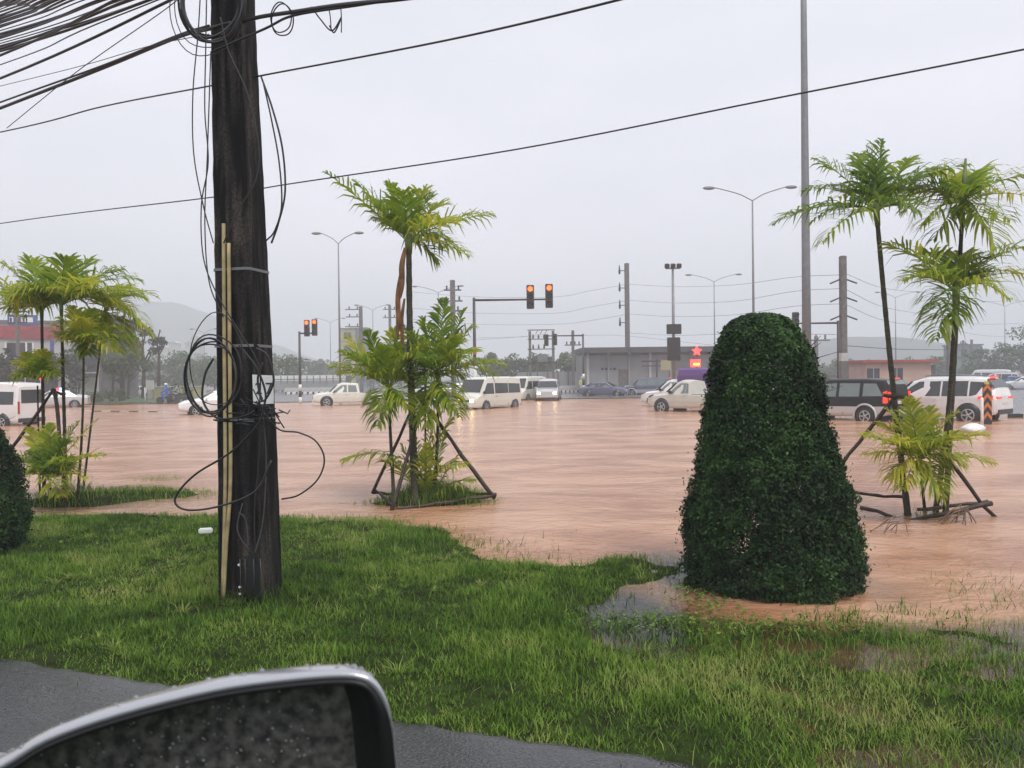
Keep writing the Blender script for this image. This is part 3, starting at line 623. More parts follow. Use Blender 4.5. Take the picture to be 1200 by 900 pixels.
palm('shortest palm of the middle clump, leaning left beside the wooden prop', gnd(462, 594), at(455, 462, dM - .25), [(388, 430, -.2, .15), (404, 395, .2, .12), (430, 388, -.4, .1), (462, 385, .3, .1), (500, 402, -.3, .15), (398, 438, -.4, .2), (448, 480, -.5, .15), (425, 415, .5, .2), (490, 440, .4, .2), (400, 412, -.6, .2), (478, 478, -.5, .15)], dM - .25, 0.022, 2, extra=0, elen=.4, ll=.30, lw=.034, tint=.62)
palm('palm of the middle clump with a low round crown right of the tall trunk', gnd(507, 590), at(513, 452, dM - .1), [(590, 428, -.2, .22), (556, 380, .2, .15), (545, 362, .3, .08), (520, 350, -.3, .1), (495, 372, .2, .12), (470, 420, -.3, .2), (560, 412, -.5, .25), (580, 440, .2, .3), (500, 500, -.5, .15), (535, 395, -.6, .2), (480, 390, -.4, .1), (530, 480, -.6, .15)], dM - .1, 0.022, 3, extra=2, elen=.4, ll=.30, lw=.04, tint=.5, bend=.03)
palm('thin bare stemmed palm hidden between the crowns of the middle clump', gnd(499, 588), at(498, 440, dM + .2), [(470, 380, .2, .1), (530, 370, .3, .1), (545, 400, .6, .2), (450, 410, .5, .2)], dM + .2, 0.014, 4, extra=2, elen=.35, ll=.26, tint=.5, sprouts=[(500, 588, -.3, 522, 505, -.5, .1), (496, 588, -.3, 506, 488, -.4, .05), (500, 588, -.3, 482, 505, -.5, .1), (503, 588, -.3, 556, 562, -.5, .2), (498, 588, -.3, 470, 520, -.2, .1), (505, 588, -.3, 540, 530, -.2, .15), (498, 588, -.3, 500, 520, -.8, .1)])
dR = PALM_R.y
palm('tall palm with a wide spreading crown just right of the clipped bush', gnd(1064, 604), at(1028, 258, dR), [(912, 262, -.2, .32), (958, 190, .2, .2), (1008, 185, .6, .2), (1032, 168, -.1, .0), (1070, 188, .5, .2), (1130, 196, -.2, .28), (1075, 250, -.6, .25), (965, 285, -.6, .3), (1100, 208, .7, .3), (985, 232, .8, .3), (945, 225, .7, .3)], dR, 0.030, 11, extra=1, elen=.6, ll=.34, lw=.036, tint=.38, bend=-.02)
palm('palm at the right with the higher pale crown reaching the photo edge', gnd(1108, 602), at(1128, 248, dR + .2), [(1082, 262, -.3, .22), (1098, 205, .3, .2), (1200, 208, -.2, .2), (1165, 288, -.5, .3), (1215, 235, .3, .25), (1150, 205, .7, .3), (1140, 222, -.7, .2), (1055, 235, .4, .3)], dR + .2, 0.027, 12, extra=1, elen=.6, ll=.36, tint=.62)
palm('palm at the right whose lower crown spreads under the higher pale one', gnd(1096, 600), at(1119, 352, dR - .1), [(1040, 290, -.2, .28), (1062, 330, -.4, .25), (1205, 292, -.1, .30), (1098, 395, -.5, .2), (1150, 330, .5, .3), (1180, 350, -.7, .3), (1085, 300, .5, .3), (1225, 330, -.3, .35), (1130, 300, .3, .2)], dR - .1, 0.027, 13, extra=1, elen=.5, ll=.33, tint=.52, bend=.05)
palm('low yellow green palm sprout filling the gap between the right hand trunks', gnd(1084, 600), at(1078, 545, dR - .2), [(1012, 512, -.2, .15), (1040, 482, .2, .12), (1065, 470, -.3, .08), (1090, 480, .3, .08), (1120, 486, -.2, .12), (1155, 512, -.1, .2), (1050, 520, -.5, .15), (1105, 520, -.5, .15), (1030, 500, .4, .2), (1060, 570, -.4, .15), (1100, 575, -.4, .15), (1045, 560, -.3, .2), (1125, 545, -.3, .2)], dR - .2, 0.016, 14, extra=3, elen=.35, ll=.26, lw=.032, tint=.78, shaft=0)
dL = PALM_L.y
palm('left clump palm whose crown is cut off by the photo edge', gnd(52, 588), at(49, 372, dL), [(-30, 330, .2, .3), (5, 312, -.2, .2), (35, 305, .3, .15), (-20, 375, -.4, .3), (80, 325, .5, .25), (10, 352, -.7, .3), (-40, 350, .4, .3), (60, 340, -.7, .2), (100, 345, .2, .3)], dL, 0.022, 21, extra=2, elen=.5, ll=.34, tint=.62)
palm('highest palm of the left clump, its fronds arching over to the right', gnd(78, 590), at(72, 366, dL - .3), [(178, 348, -.2, .32), (140, 318, .2, .22), (105, 308, .5, .2), (75, 305, -.4, .2), (40, 318, .2, .25), (15, 348, -.5, .3), (160, 330, .6, .35), (110, 335, -.8, .3), (150, 365, .3, .35), (90, 330, .8, .3), (30, 370, .5, .3)], dL - .3, 0.022, 22, extra=2, elen=.5, ll=.36, tint=.6)
palm('slim palm of the left clump with a small yellowish crown', gnd(90, 592), at(98, 412, dL - .5), [(70, 375, -.2, .1), (85, 362, .2, .08), (108, 365, -.2, .08), (140, 385, .2, .15), (65, 395, .3, .15), (130, 410, -.3, .15), (95, 375, -.5, .1)], dL - .5, 0.016, 23, extra=2, elen=.3, ll=.24, tint=.75, bend=.03)
palm('small low crowned palm in front of the white minibus at the left', gnd(47, 588), at(44, 452, dL - .4), [(18, 428, -.2, .08), (30, 415, .2, .06), (52, 412, -.2, .06), (72, 425, .2, .1), (20, 440, .3, .1), (65, 440, -.3, .1)], dL - .4, 0.012, 24, extra=2, elen=.25, ll=.20, tint=.6, shaft=0)
palm('palm leaning right at the back of the left clump with drooping yellow fronds', gnd(96, 586), at(122, 372, dL + .5), [(176, 392, -.1, .3), (165, 350, .2, .25), (140, 410, -.3, .2), (150, 340, .4, .2), (160, 415, .2, .3), (100, 390, -.3, .2)], dL + .5, 0.014, 25, extra=1, elen=.4, ll=.32, tint=.72)
palm('bushy low palm sprout at the foot of the left clump', gnd(62, 590), at(58, 565, dL - .5), [(15, 535, -.2, .15), (35, 505, .2, .1), (60, 500, -.2, .1), (90, 498, .2, .1), (112, 495, .2, .15), (120, 535, -.2, .2), (25, 560, -.4, .15), (80, 540, -.5, .15), (45, 540, .4, .2), (100, 560, -.3, .15), (70, 580, -.5, .1)], dL - .5, 0.014, 26, extra=5, elen=.35, ll=.25, tint=.68, shaft=0)
# ------------------------------------------------------------------ timber props
def prop(label, d, poles, seed):
    """poles: list of (pxa,pya,da,pxb,pyb,db,radius)"""
    rng = random.Random(seed); O = at(poles[0][0], poles[0][1], d); O = Vector((O.x, O.y, 0))
    root = empty('wooden_prop', O, 0, label, 'tree prop', 'timber props round the young palms')
    for (xa, ya, da, xb, yb, db, r) in poles:
        a = at(xa, ya, d + da); b = at(xb, yb, d + db); k = 7
        pts = [a.lerp(b, i / k) + Vector((rng.gauss(0, .008), rng.gauss(0, .008), rng.gauss(0, .008))) for i in range(k + 1)]
        MB().tube(pts, [r * rng.uniform(.85, 1.15) for _ in pts], 8).build('pole', 'wetwood', root).location = -O
prop('dark wooden tripod prop with cross bars round the middle palm clump', dM, [(492, 462, -.05, 436, 578, -.05, .026), (497, 468, -.1, 459, 600, -.75, .028), (490, 464, -.02, 580, 584, -.1, .030), (436, 577, 0, 500, 582, .2, .020), (460, 598, -.7, 582, 580, -.1, .024), (440, 575, 0, 470, 600, -.6, .022), (481, 461, -.1, 507, 468, -.05, .03), (500, 575, .3, 582, 579, 0, .022)], 1)
prop('dark wooden prop frame round the palms right of the clipped bush', dR, [(1050, 462, .1, 976, 560, .3, .028), (1072, 490, 0, 1166, 607, -.1, .026), (1000, 577, .35, 1064, 583, .3, .022), (1008, 594, .1, 1082, 618, -.2, .026), (1060, 612, -.25, 1162, 590, -.2, .030), (1075, 597, .2, 1158, 588, .1, .024), (1036, 463, 0, 1068, 466, -.05, .028)], 2)
prop('leaning dark wooden prop poles in the left palm clump', dL, [(63, 455, -.3, 8, 535, -.2, .024), (64, 455, -.35, 78, 590, -.6, .026), (60, 458, -.25, 76, 462, -.3, .02)], 3)
# dead straws under the right palms
def straws(px, py, d, n, seed, label):
    rng = random.Random(seed); mb = MB(); O = gnd(px, py)
    for i in range(n):
        a = O + Vector((rng.uniform(-.05, .05), rng.uniform(-.05, .05), rng.uniform(.10, .22))); e = O + Vector((rng.uniform(-.38, .12), rng.uniform(-.30, .05), rng.uniform(-.02, .02)))
        mb.tube([a, a.lerp(e, .5) + Vector((0, 0, .04)), e], [.006, .008, .004], 5)
    tag(mb.build('dead_frond', 'straw', None, tuple(O)), label, 'dead frond')
straws(1055, 622, 9, 7, 1, 'tangle of dead straw coloured stalks hanging at the left foot of the right prop frame')
straws(1130, 612, 9, 16, 2, 'reddish dead frond trailing in the water under the right end of the prop frame')
# ------------------------------------------------------------------ the big pole
pz = POLE.z; dP = 6.45
root = empty('utility_pole', (POLE.x, POLE.y, pz), 0, 'big dark weathered concrete pole with cable coils, nearest the camera', 'utility pole')
OP = Vector((POLE.x, POLE.y, pz))
ang = R(-14)
def psec(z, half):
    c = 0.16 * half; q = [(-half + c, -half), (half - c, -half), (half, -half + c), (half, half - c), (half - c, half), (-half + c, half), (-half, half - c), (-half, -half + c)]
    return [Vector((x * math.cos(ang) - y * math.sin(ang), x * math.sin(ang) + y * math.cos(ang), z)) for x, y in q]
Hp = 11.0; mb = MB(); vs_ = []; NZ = 90
for i in range(NZ + 1):
    z = -0.3 + (Hp + 0.3) * i / NZ
    half = 0.198 - 0.0125 * z
    lx = -0.0138 * z + 0.008 * math.sin(z)
    vs_ += [p + Vector((lx + random.gauss(0, .001), random.gauss(0, .001), 0)) for p in psec(z, half + random.gauss(0, .0012))]
mb.add(vs_, [(i * 8 + k, i * 8 + (k + 1) % 8, i * 8 + 8 + (k + 1) % 8, i * 8 + 8 + k) for i in range(NZ) for k in range(8)] + [tuple(range(NZ * 8, NZ * 8 + 8))])
mb.build('shaft', 'bigpole', root)
def on_pole(px, py, out=0.012):
    """point on the camera-side face of the pole"""
    z = at(px, py, dP).z - pz; half = 0.198 - 0.0125 * z; lx = -0.0138 * z
    c = OP + Vector((lx, 0, 0)); nrm = Vector((math.sin(ang), -math.cos(ang), 0))
    r = ray(px, py); p0 = c + nrm * (half + out); t = (p0 - CAM).dot(nrm) / r.dot(nrm); return CAM + r * t
def strap(z, r, m, name, label):
    half = 0.198 - 0.0125 * z + 0.003; lx = -0.0138 * z; a = [p + Vector((lx, 0, 0)) for p in psec(z, half)]; b = [p + Vector((lx, 0, 0.022)) for p in psec(z, half)]
    a2 = [p + Vector((lx, 0, 0)) for p in psec(z, half + .004)]; b2 = [p + Vector((lx, 0, .022)) for p in psec(z, half + .004)]
    o = MB().add(a + b + a2 + b2, [(16 + k, 16 + (k + 1) % 8, 24 + (k + 1) % 8, 24 + k) for k in range(8)] + [(k, 16 + k, 16 + (k + 1) % 8, (k + 1) % 8) for k in range(8)] + [(8 + k, 8 + (k + 1) % 8, 24 + (k + 1) % 8, 24 + k) for k in range(8)]).build(name, m, root); return o
for py in (308, 404, 497): strap(at(285, py, 6.3).z - pz, 0, 'steel', 'strap', '')
# number plate
c4 = [on_pole(x, y, .006) for x, y in ((296, 439), (320.5, 440), (321, 473), (297, 474))]
nrmP = Vector((math.sin(ang), -math.cos(ang), 0))
pl = MB().prism([p for p in c4], nrmP * 0.004).build('number_plate', 'whitepaint', root); pl.location = -OP
def text(s, size, loc, xdir, ndir, matn, parent, name='lettering', org=None, ext=0.001, sx=1.0):
    cu = bpy.data.curves.new(name, 'FONT'); cu.body = s; cu.size = size; cu.extrude = ext; cu.align_x = 'CENTER'; cu.align_y = 'CENTER'
    o = bpy.data.objects.new(name, cu); dg = bpy.context.evaluated_depsgraph_get(); COL.objects.link(o); dg.update()
    me = bpy.data.meshes.new_from_object(o.evaluated_get(bpy.context.evaluated_depsgraph_get())); bpy.data.objects.remove(o)
    me.materials.clear(); me.materials.append(MT[matn]); o = bpy.data.objects.new(name, me); COL.objects.link(o)
    z = Vector(ndir).normalized(); x = Vector(xdir).normalized(); y = z.cross(x)
    o.matrix_world = Matrix.Translation(loc) @ Matrix((x, y, z)).transposed().to_4x4() @ Matrix.Diagonal((sx, 1, 1, 1))
    if parent: o.parent = parent; o.matrix_parent_inverse = Matrix.Identity(4)
    return o
xd = Vector((math.cos(ang), math.sin(ang), 0))
for ch, px in (('2', 303), ('7', 315)):
    t_ = text(ch, 0.135, on_pole(px, 456, .0125) - OP, xd, nrmP, 'blackpaint', pl); t_.location = Vector(t_.location) + OP; t_.name = 'digit'
# conduits strapped to the left edge
for pts in ([(262, 262), (263, 420), (264, 560), (261, 700)], [(268, 285), (269, 400), (270, 560), (265, 640), (262, 712)]):
    w_ = [on_pole(x, y, .03) for x, y in pts]; w_[-1].z = max(w_[-1].z, .1)
    MB().tube(smooth_path(w_, 6), 0.016, 8).build('conduit', 'pvc', root).location = -OP
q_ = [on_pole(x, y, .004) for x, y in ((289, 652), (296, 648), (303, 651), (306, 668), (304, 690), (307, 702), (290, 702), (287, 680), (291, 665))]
MB().prism(q_, nrmP * .004).build('recess_shade_patch', 'black', root).location = -OP  # raised black patch paints the shade of a hollow; nothing is cut in
for x, y in ((280, 662), (281, 688), (281, 696)): MB().box(on_pole(x, y, .008), (.022, .015, .022), bev=.006).build('paint_blob', 'whitepaint', root).location = -OP
# broken corner with exposed bars near the foot
mb = MB(); 
for x in (281, 287, 297, 305):
    mb.tube([on_pole(x, 655, .006), on_pole(x + 1, 675, .012), on_pole(x, 697, .006)], 0.004, 5)
mb.build('exposed_bar', 'graycable', root).location = -OP
# ------------------------------------------------------------------ cables
def cable(px_pts, r, label, group=None, m='cable', name='overhead_cable', cat='cable', k=8, n=5):
    pts = smooth_path([at(x, y, d) for x, y, d in px_pts], k); o0 = pts[0]; r = r * (1.4 if name == 'loose_cable' else 1.0)
    return tag(MB().tube(pts, r, n).build(name, m, None, tuple(o0)), label, cat, group)
bund = [((0, 92), (200, 0)), ((0, 60), (175, 0)), ((0, 54), (190, -5)), ((0, 76), (95, 36)), ((0, 40), (120, 0)), ((0, 32), (75, 0)), ((0, 22), (52, 0)), ((0, 14), (33, 0)), ((0, 8), (17, 0)), ((0, 48), (142, 0)), ((0, 65), (135, 0)), ((0, 45), (100, 6)), ((0, 36), (90, 3)), ((0, 27), (62, 2)), ((0, 18), (45, -2)), ((0, 57), (155, -2)), ((0, 43), (130, -4)), ((0, 3), (8, 0)), ((0, 11), (26, -1)), ((0, 20), (70, -3)), ((0, 30), (95, -4)), ((0, 51), (165, -3)), ((0, 25), (80, -6)), ((0, 6), (40, -9))]
G = 'cables fanning out at the upper left'
for i, ((x0, y0), (x1, y1)) in enumerate(bund):
    sl = (y1 - y0) / (x1 - x0); xe = 275 + (i % 5) * 5
    ye = y0 + sl * xe - 8; xs_ = -260
    thick = 0.014 if i in (0, 1, 4, 6, 10, 15) else (0.010 if i % 3 else 0.006)
    cable([(xs_, y0 - sl * 235 - 12, 12.5), (0, y0, 9), (x1, y1, 7.2), (xe, ye, 6.5), (xe + 260, ye - 240, 4.9)], thick, 'dark cable in the fan of lines crossing the upper left corner', G)
cable([(-260, 228, 12.5), (0, 127, 9), (120, 80, 7.9), (207, 44, 7.0), (245, 34, 6.62), (270, 27, 6.5)], .017, 'thickest black cable running down from the big pole to the left edge')
cable([(-260, 214, 12.4), (0, 120, 8.95), (120, 77, 7.85), (207, 42, 6.98), (245, 30, 6.62)], .010, 'black cable running just above the thickest one')
cable([(-200, 150, 12), (0, 101, 9), (100, 76, 7.9), (175, 54, 7.2), (245, 40, 6.6)], .0035, 'thin grey wire reaching the pole above the thickest cable', m='graycable')
cable([(8, 150, 9.2), (90, 84, 8), (195, 10, 6.9), (215, -10, 6.7)], .0045, 'thin wire slanting steeply across the other cables', m='graycable')
cable([(-260, 205, 12.6), (0, 155, 9.2), (120, 125, 8.2), (245, 101, 7.2), (310, 88, 6.8), (520, 48, 5.5), (725, 0, 4.4), (900, -50, 3.9)], .0075, 'black twisted cable crossing the sky behind the big pole, second from below')
cable([(-260, 305, 14), (0, 262, 10.4), (250, 231, 8.1), (330, 217, 7.7), (600, 176, 6.5), (900, 117, 5.5), (1200, 58, 4.8), (1500, -5, 4.2)], .0062, 'long black cable crossing the whole sky from left to right')
cable([(280, 27, 6.45), (305, 20, 6.3), (345, 14, 6.0), (400, 6, 5.7), (470, -1, 5.3), (560, -14, 4.9)], .016, 'thick black cable leaving the top of the big pole to the right')
cable([(250, 60, 6.25), (310, 34, 6.2), (345, 18, 6.0), (420, 6, 5.6), (500, -6, 5.2)], .010, 'cable wrapped over the pole face and joining the thick one at the right')
def coil(cx, cy, rx, ry, n, d, r, label, seed, a0=0, a1=2 * math.pi, m='cable', jit=1.5, tilt=.1):
    rng = random.Random(seed); mb = MB(); O = at(cx, cy, d)
    for i in range(n):
        pts = []; jx, jy = rng.gauss(0, jit), rng.gauss(0, jit); q = rng.uniform(.92, 1.08)
        for k in range(33):
            a = a0 + (a1 - a0) * k / 32; pts.append(at(cx + jx + rx * q * math.cos(a), cy + jy + ry * q * math.sin(a) * (1 + .05 * math.sin(3 * a + i)), d + tilt * math.sin(a + i)))
        mb.tube(pts, r, 5, cap=False)
    return tag(mb.build('cable_coil', m, None, tuple(O)), label, 'cable coil', 'coils hanging on the pole')
coil(248, 2, 36, 46, 8, 6.35, .009, 'thick black cable coil hooked on the upper left side of the big pole', 1)
coil(240, 8, 42, 55, 2, 6.3, .004, 'thin loose loop outside the thick coil at the pole top', 2)
coil(331, 22, 13, 19, 2, 6.0, .005, 'small round cable loop just right of the pole top', 3)
coil(246, 440, 31, 44, 5, 6.05, .0062, 'round cable coil hanging left of the pole beside the number plate', 4, jit=3)
coil(256, 425, 30, 52, 1, 6.02, .004, 'single tall loop left of the pole above the coil', 5, jit=2)
HW = 'loose wires hanging on the pole'
def loose(pts, r, label, m='cable', d=6.1):
    return cable([(x, y, d if len(p) == 2 else p[2]) for p in pts for x, y in [p[:2]]], r, label, None, m, 'loose_cable', 'loose cable')
loose([(365, 8), (375, 22), (389, 36), (400, 20), (392, 38), (386, 30)], .004, 'thin wire bent in a sharp V right of the pole top', d=5.9)
loose([(385, 8), (387, 20), (388, 36)], .003, 'short wire end hanging straight down, left one of the pair', d=5.8)
loose([(399, 6), (400, 20), (400, 38)], .003, 'short wire end hanging straight down, right one of the pair', d=5.75)
loose([(235, -10), (232, 40), (226, 110), (227, 180), (238, 240), (250, 285)], .0035, 'long thin wire bowed out on the left of the pole', d=6.25)
loose([(242, 0), (241, 60), (240, 130), (244, 190), (236, 240), (238, 300), (252, 340), (275, 380), (300, 420), (305, 445), (304, 475)], .0035, 'long wire running down the left edge and across the pole face', d=6.08)
loose([(247, 60), (243, 180), (240, 260), (245, 330), (262, 372)], .0035, 'thin wire close to the left edge of the pole', d=6.2)
loose([(306, 90), (320, 130), (331, 175), (334, 225), (326, 262), (318, 285)], .0055, 'cable bowed out on the right side of the pole, outer one', d=6.15)
loose([(308, 95), (318, 140), (327, 190), (330, 240), (322, 270), (312, 282)], .0045, 'cable bowed out on the right side of the pole, inner one', d=6.12)
loose([(258, 20), (268, 60), (290, 110), (303, 170), (300, 210), (280, 245), (262, 285)], .004, 'dark wire curving over the upper face of the pole', d=6.07)
loose([(280, 405), (300, 430), (311, 460), (308, 480), (300, 500), (270, 530), (230, 555), (208, 578), (207, 592), (225, 598), (262, 592), (300, 575), (318, 540)], .0058, 'big cable loop hanging low on the left of the pole', d=6.0)
loose([(300, 470), (325, 502), (350, 507), (370, 517), (380, 538), (372, 562), (350, 580), (330, 585)], .0048, 'cable loop sticking out low on the right of the pole', d=6.15)
loose([(250, 420), (240, 440), (238, 470), (255, 490), (285, 488), (305, 478)], .006, 'thick short cable tying the coils to the pole face', d=6.02)
loose([(308, 425), (302, 445), (308, 470), (320, 450), (318, 430), (312, 415), (300, 408)], .006, 'twisted loop hanging over the white number plate', d=6.0)
loose([(305, 480), (303, 540), (298, 600), (300, 660)], .004, 'wire running straight down the middle of the pole face', d=6.1)
loose([(308, 485), (312, 540), (308, 610), (298, 650)], .0035, 'wire running down beside the central one', m='graycable', d=6.09)
loose([(250, 492), (270, 494), (300, 492), (328, 496)], .0045, 'dark tie wire wrapped round the pole under the coils', d=6.06)
loose([(284, 590), (278, 620), (290, 640), (288, 610), (280, 600)], .003, 'pale tangled wire near the foot of the pole', m='graycable', d=6.08)
# crumpled tie-up knot under the plate
rng = random.Random(4); mb = MB(); O = at(298, 482, 6.03)
for i in range(34):
    a = O + Vector((rng.gauss(0, .09), rng.gauss(0, .012), rng.gauss(0, .035))); mb.tube([a, a + Vector((rng.gauss(0, .06), -.02, rng.gauss(0, .05))), a + Vector((rng.gauss(0, .08), 0, rng.gauss(0, .06)))], .005, 5)
tag(mb.build('cable_knot', 'cable', None, tuple(O)), 'tangled knot of cable ends under the number plate', 'cable knot')
# ------------------------------------------------------------------ litter, sacks, mirror
p = gnd(241, 625, .15)
tag(MB().box((0, 0, .03), (.15, .10, .055), bev=.012, rot=Matrix.Rotation(.3, 3, 'Z')).build('foam_box', 'foam', None), 'small white foam box lying in the grass left of the pole', 'litter').location = p
mb = MB(); mb.lathe([(.0, 0), (.32, .02), (.38, .08), (.36, .15), (.28, .22), (.15, .27), (.02, .28)], 18)
mb.v = [(x * (1 + .12 * math.sin(5 * z * 6 + x * 9)), y * 1.0, z + .03 * math.sin(9 * x + 4 * y)) for x, y, z in mb.v]
sb = mb.build('sandbag', 'sack'); tag(sb, 'white filled sack in the flood behind the right palms', 'sandbag'); sb.location = base(1139, 25.5, -.02)
# wing mirror: own outline, real size (about 0.3 m), half a metre from the lens
OUT = [(-150, 985), (-120, 935), (-60, 918), (0, 893), (54, 861), (142, 830), (250, 803), (333, 791), (396, 786), (425, 789), (442, 799), (453, 818), (459, 844), (465, 900), (470, 960), (462, 1010), (440, 1035), (380, 1052), (250, 1065), (100, 1072), (-60, 1070), (-130, 1050), (-155, 1020)]
def loop(poly, inset, back, dm=0.5):
    c = Vector((170, 930)); n = len(poly); out = []
    for i in range(n):
        a = Vector(poly[i - 1]); b = Vector(poly[i]); d = Vector(poly[(i + 1) % n]); t = (d - a).normalized(); nn = Vector((-t.y, t.x))
        q = b + nn * inset; out.append(q)
    return [at(q.x, q.y, dm + (0.10 * (170 - q.x) / 620) * -0.0) + MN * back for q in out]
MN = Vector((-0.35, 0.93, 0.0)).normalized()      # away from the viewer, into the housing
fine = []; m_ = len(OUT)
cl_ = OUT + OUT[:3]
pp = smooth_path([Vector((x, y, 0)) for x, y in [OUT[-1]] + OUT + OUT[:2]], 4)
pp = pp[4:-4]; OUTF = [(q.x, q.y) for q in pp[:-1]]
root = empty('wing_mirror', at(170, 930, .52), 0, 'silver car wing mirror with raindrops at the bottom left', 'wing mirror'); OW = at(170, 930, .52)
def loft(loops, cap_last, name, m):
    mb = MB(); n = len(loops[0]); vs_ = [p for l in loops for p in l]
    fs = [(i * n + k, i * n + (k + 1) % n, (i + 1) * n + (k + 1) % n, (i + 1) * n + k) for i in range(len(loops) - 1) for k in range(n)]
    if cap_last: fs.append(tuple(range((len(loops) - 1) * n, len(loops) * n)))
    mb.add(vs_, fs, 0, True); o = mb.build(name, m, root); o.location = -OW; return o
def L_(ins, back):
    a = loop(OUTF, ins, back); b = loop(OUTF, ins * .15, back) if ins <= 9 and back < .002 else a
    return [p.lerp(q, max(0, min(1, (y - 800) / 50)) if x > 400 else 0) for p, q, (x, y) in zip(a, b, OUTF)]
def LR(ins, back):
    P = L_(ins, back); c = at(200, 930, .5); e = (at(201, 930, .5) - at(200, 930, .5)) * 1.0
    return [p - e * (max(0, min(1, ((x - 330) / 120))) ** 1.0 * 22) for p, (x, y) in zip(P, OUTF)]
loft([L_(9, -.0005), L_(5, -.003), L_(1, -.002), L_(0, .003), L_(2, .014), L_(16, .038), L_(50, .065), L_(120, .085)], True, 'housing', 'mirrorpaint')
loft([L_(9, -.0005), L_(11, -.0022), L_(16, -.002), L_(18, .001), L_(19, .016), LR(21, .018)], False, 'trim', 'gasket')
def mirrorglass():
    m, t, b = nt('wet_mirror_glass_painted_reflection'); N = t.nodes; L = t.links; g = N.new('ShaderNodeNewGeometry')
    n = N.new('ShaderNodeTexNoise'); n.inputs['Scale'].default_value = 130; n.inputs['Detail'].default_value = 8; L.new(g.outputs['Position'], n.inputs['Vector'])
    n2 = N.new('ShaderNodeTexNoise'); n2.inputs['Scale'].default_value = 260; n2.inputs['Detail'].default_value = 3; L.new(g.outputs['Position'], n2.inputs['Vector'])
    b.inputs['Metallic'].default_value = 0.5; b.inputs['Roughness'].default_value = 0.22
    r = N.new('ShaderNodeValToRGB'); L.new(n.outputs['Fac'], r.inputs['Fac']); e = r.color_ramp.elements; e[0].position = .38; e[0].color = (.05, .05, .052, 1); e[1].position = .68; e[1].color = (.19, .185, .18, 1); L.new(r.outputs[0], b.inputs['Base Color'])  # mottled dark greys paint the dim cabin reflection into the glass colour
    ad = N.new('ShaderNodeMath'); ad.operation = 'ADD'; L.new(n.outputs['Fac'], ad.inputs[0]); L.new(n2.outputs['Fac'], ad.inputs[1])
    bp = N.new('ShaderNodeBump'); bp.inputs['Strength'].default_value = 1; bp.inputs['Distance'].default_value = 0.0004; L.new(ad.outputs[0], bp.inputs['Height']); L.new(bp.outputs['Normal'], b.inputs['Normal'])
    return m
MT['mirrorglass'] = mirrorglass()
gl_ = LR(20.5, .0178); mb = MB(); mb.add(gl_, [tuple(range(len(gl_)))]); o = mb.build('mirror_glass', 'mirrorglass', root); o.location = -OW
rng = random.Random(8); MT['drop'] = mat('rain_drop', (0.16, 0.17, 0.18), 0.15, var=.05, spec=1.0); mb = MB()
import itertools
def inside(x, y):
    c = False; n = len(OUTF)
    for i in range(n):
        (x0, y0), (x1, y1) = OUTF[i], OUTF[(i + 1) % n]
        if (y0 > y) != (y1 > y) and x < (x1 - x0) * (y - y0) / (y1 - y0) + x0: c = not c
    return c
cnt = 0
nrm_in = -MN
while cnt < 150:
    x, y = rng.uniform(40, 370), rng.uniform(800, 960)
    if not (inside(x, y - 30) and inside(x + 25, y) and inside(x - 25, y)): continue
    p = at(x, y, .5) + MN * .0165; rr = rng.uniform(.0003, .0009) ; cnt += 1
    u = nrm_in.orthogonal().normalized(); v = nrm_in.cross(u); vs_ = []
    for (q, hgt) in ((1, 0), (.8, .45), (.4, .7)):
        for k in range(7): a = 6.283 * k / 7; vs_.append(p + (u * math.cos(a) + v * math.sin(a) * 1.2) * rr * q + nrm_in * rr * hgt)
    mb.add(vs_, [(i * 7 + k, i * 7 + (k + 1) % 7, i * 7 + 7 + (k + 1) % 7, i * 7 + 7 + k) for i in (0, 1) for k in range(7)] + [tuple(range(14, 21))], 0, True)
for k in range(130):
    i = rng.randrange(len(OUTF)); x, y = OUTF[i]
    if not (-40 < x < 450 and y < 900): continue
    q = rng.random(); a, b = L_(0, .003), L_(2, .014); c_ = L_(16, .038)
    j = (i + 1) % len(OUTF); s_ = rng.random(); p = a[i].lerp(a[j], s_).lerp(b[i].lerp(b[j], s_), q) if rng.random() < .4 else b[i].lerp(b[j], s_).lerp(c_[i].lerp(c_[j], s_), q)
    rr = rng.uniform(.0006, .0018); vs_ = []
    for (q2, hg) in ((1, -.3), (.9, .4), (.5, .8)):
        for k2 in range(7): t2 = 6.283 * k2 / 7; vs_.append(p + Vector((math.cos(t2) * rr * q2 * 1.3, math.sin(t2) * rr * q2, rr * hg)))
    mb.add(vs_, [(i_ * 7 + k2, i_ * 7 + (k2 + 1) % 7, i_ * 7 + 7 + (k2 + 1) % 7, i_ * 7 + 7 + k2) for i_ in (0, 1) for k2 in range(7)] + [tuple(range(14, 21))], 0, True)
o = mb.build('raindrops', 'drop', root); o.location = -OW; o['kind'] = 'stuff'
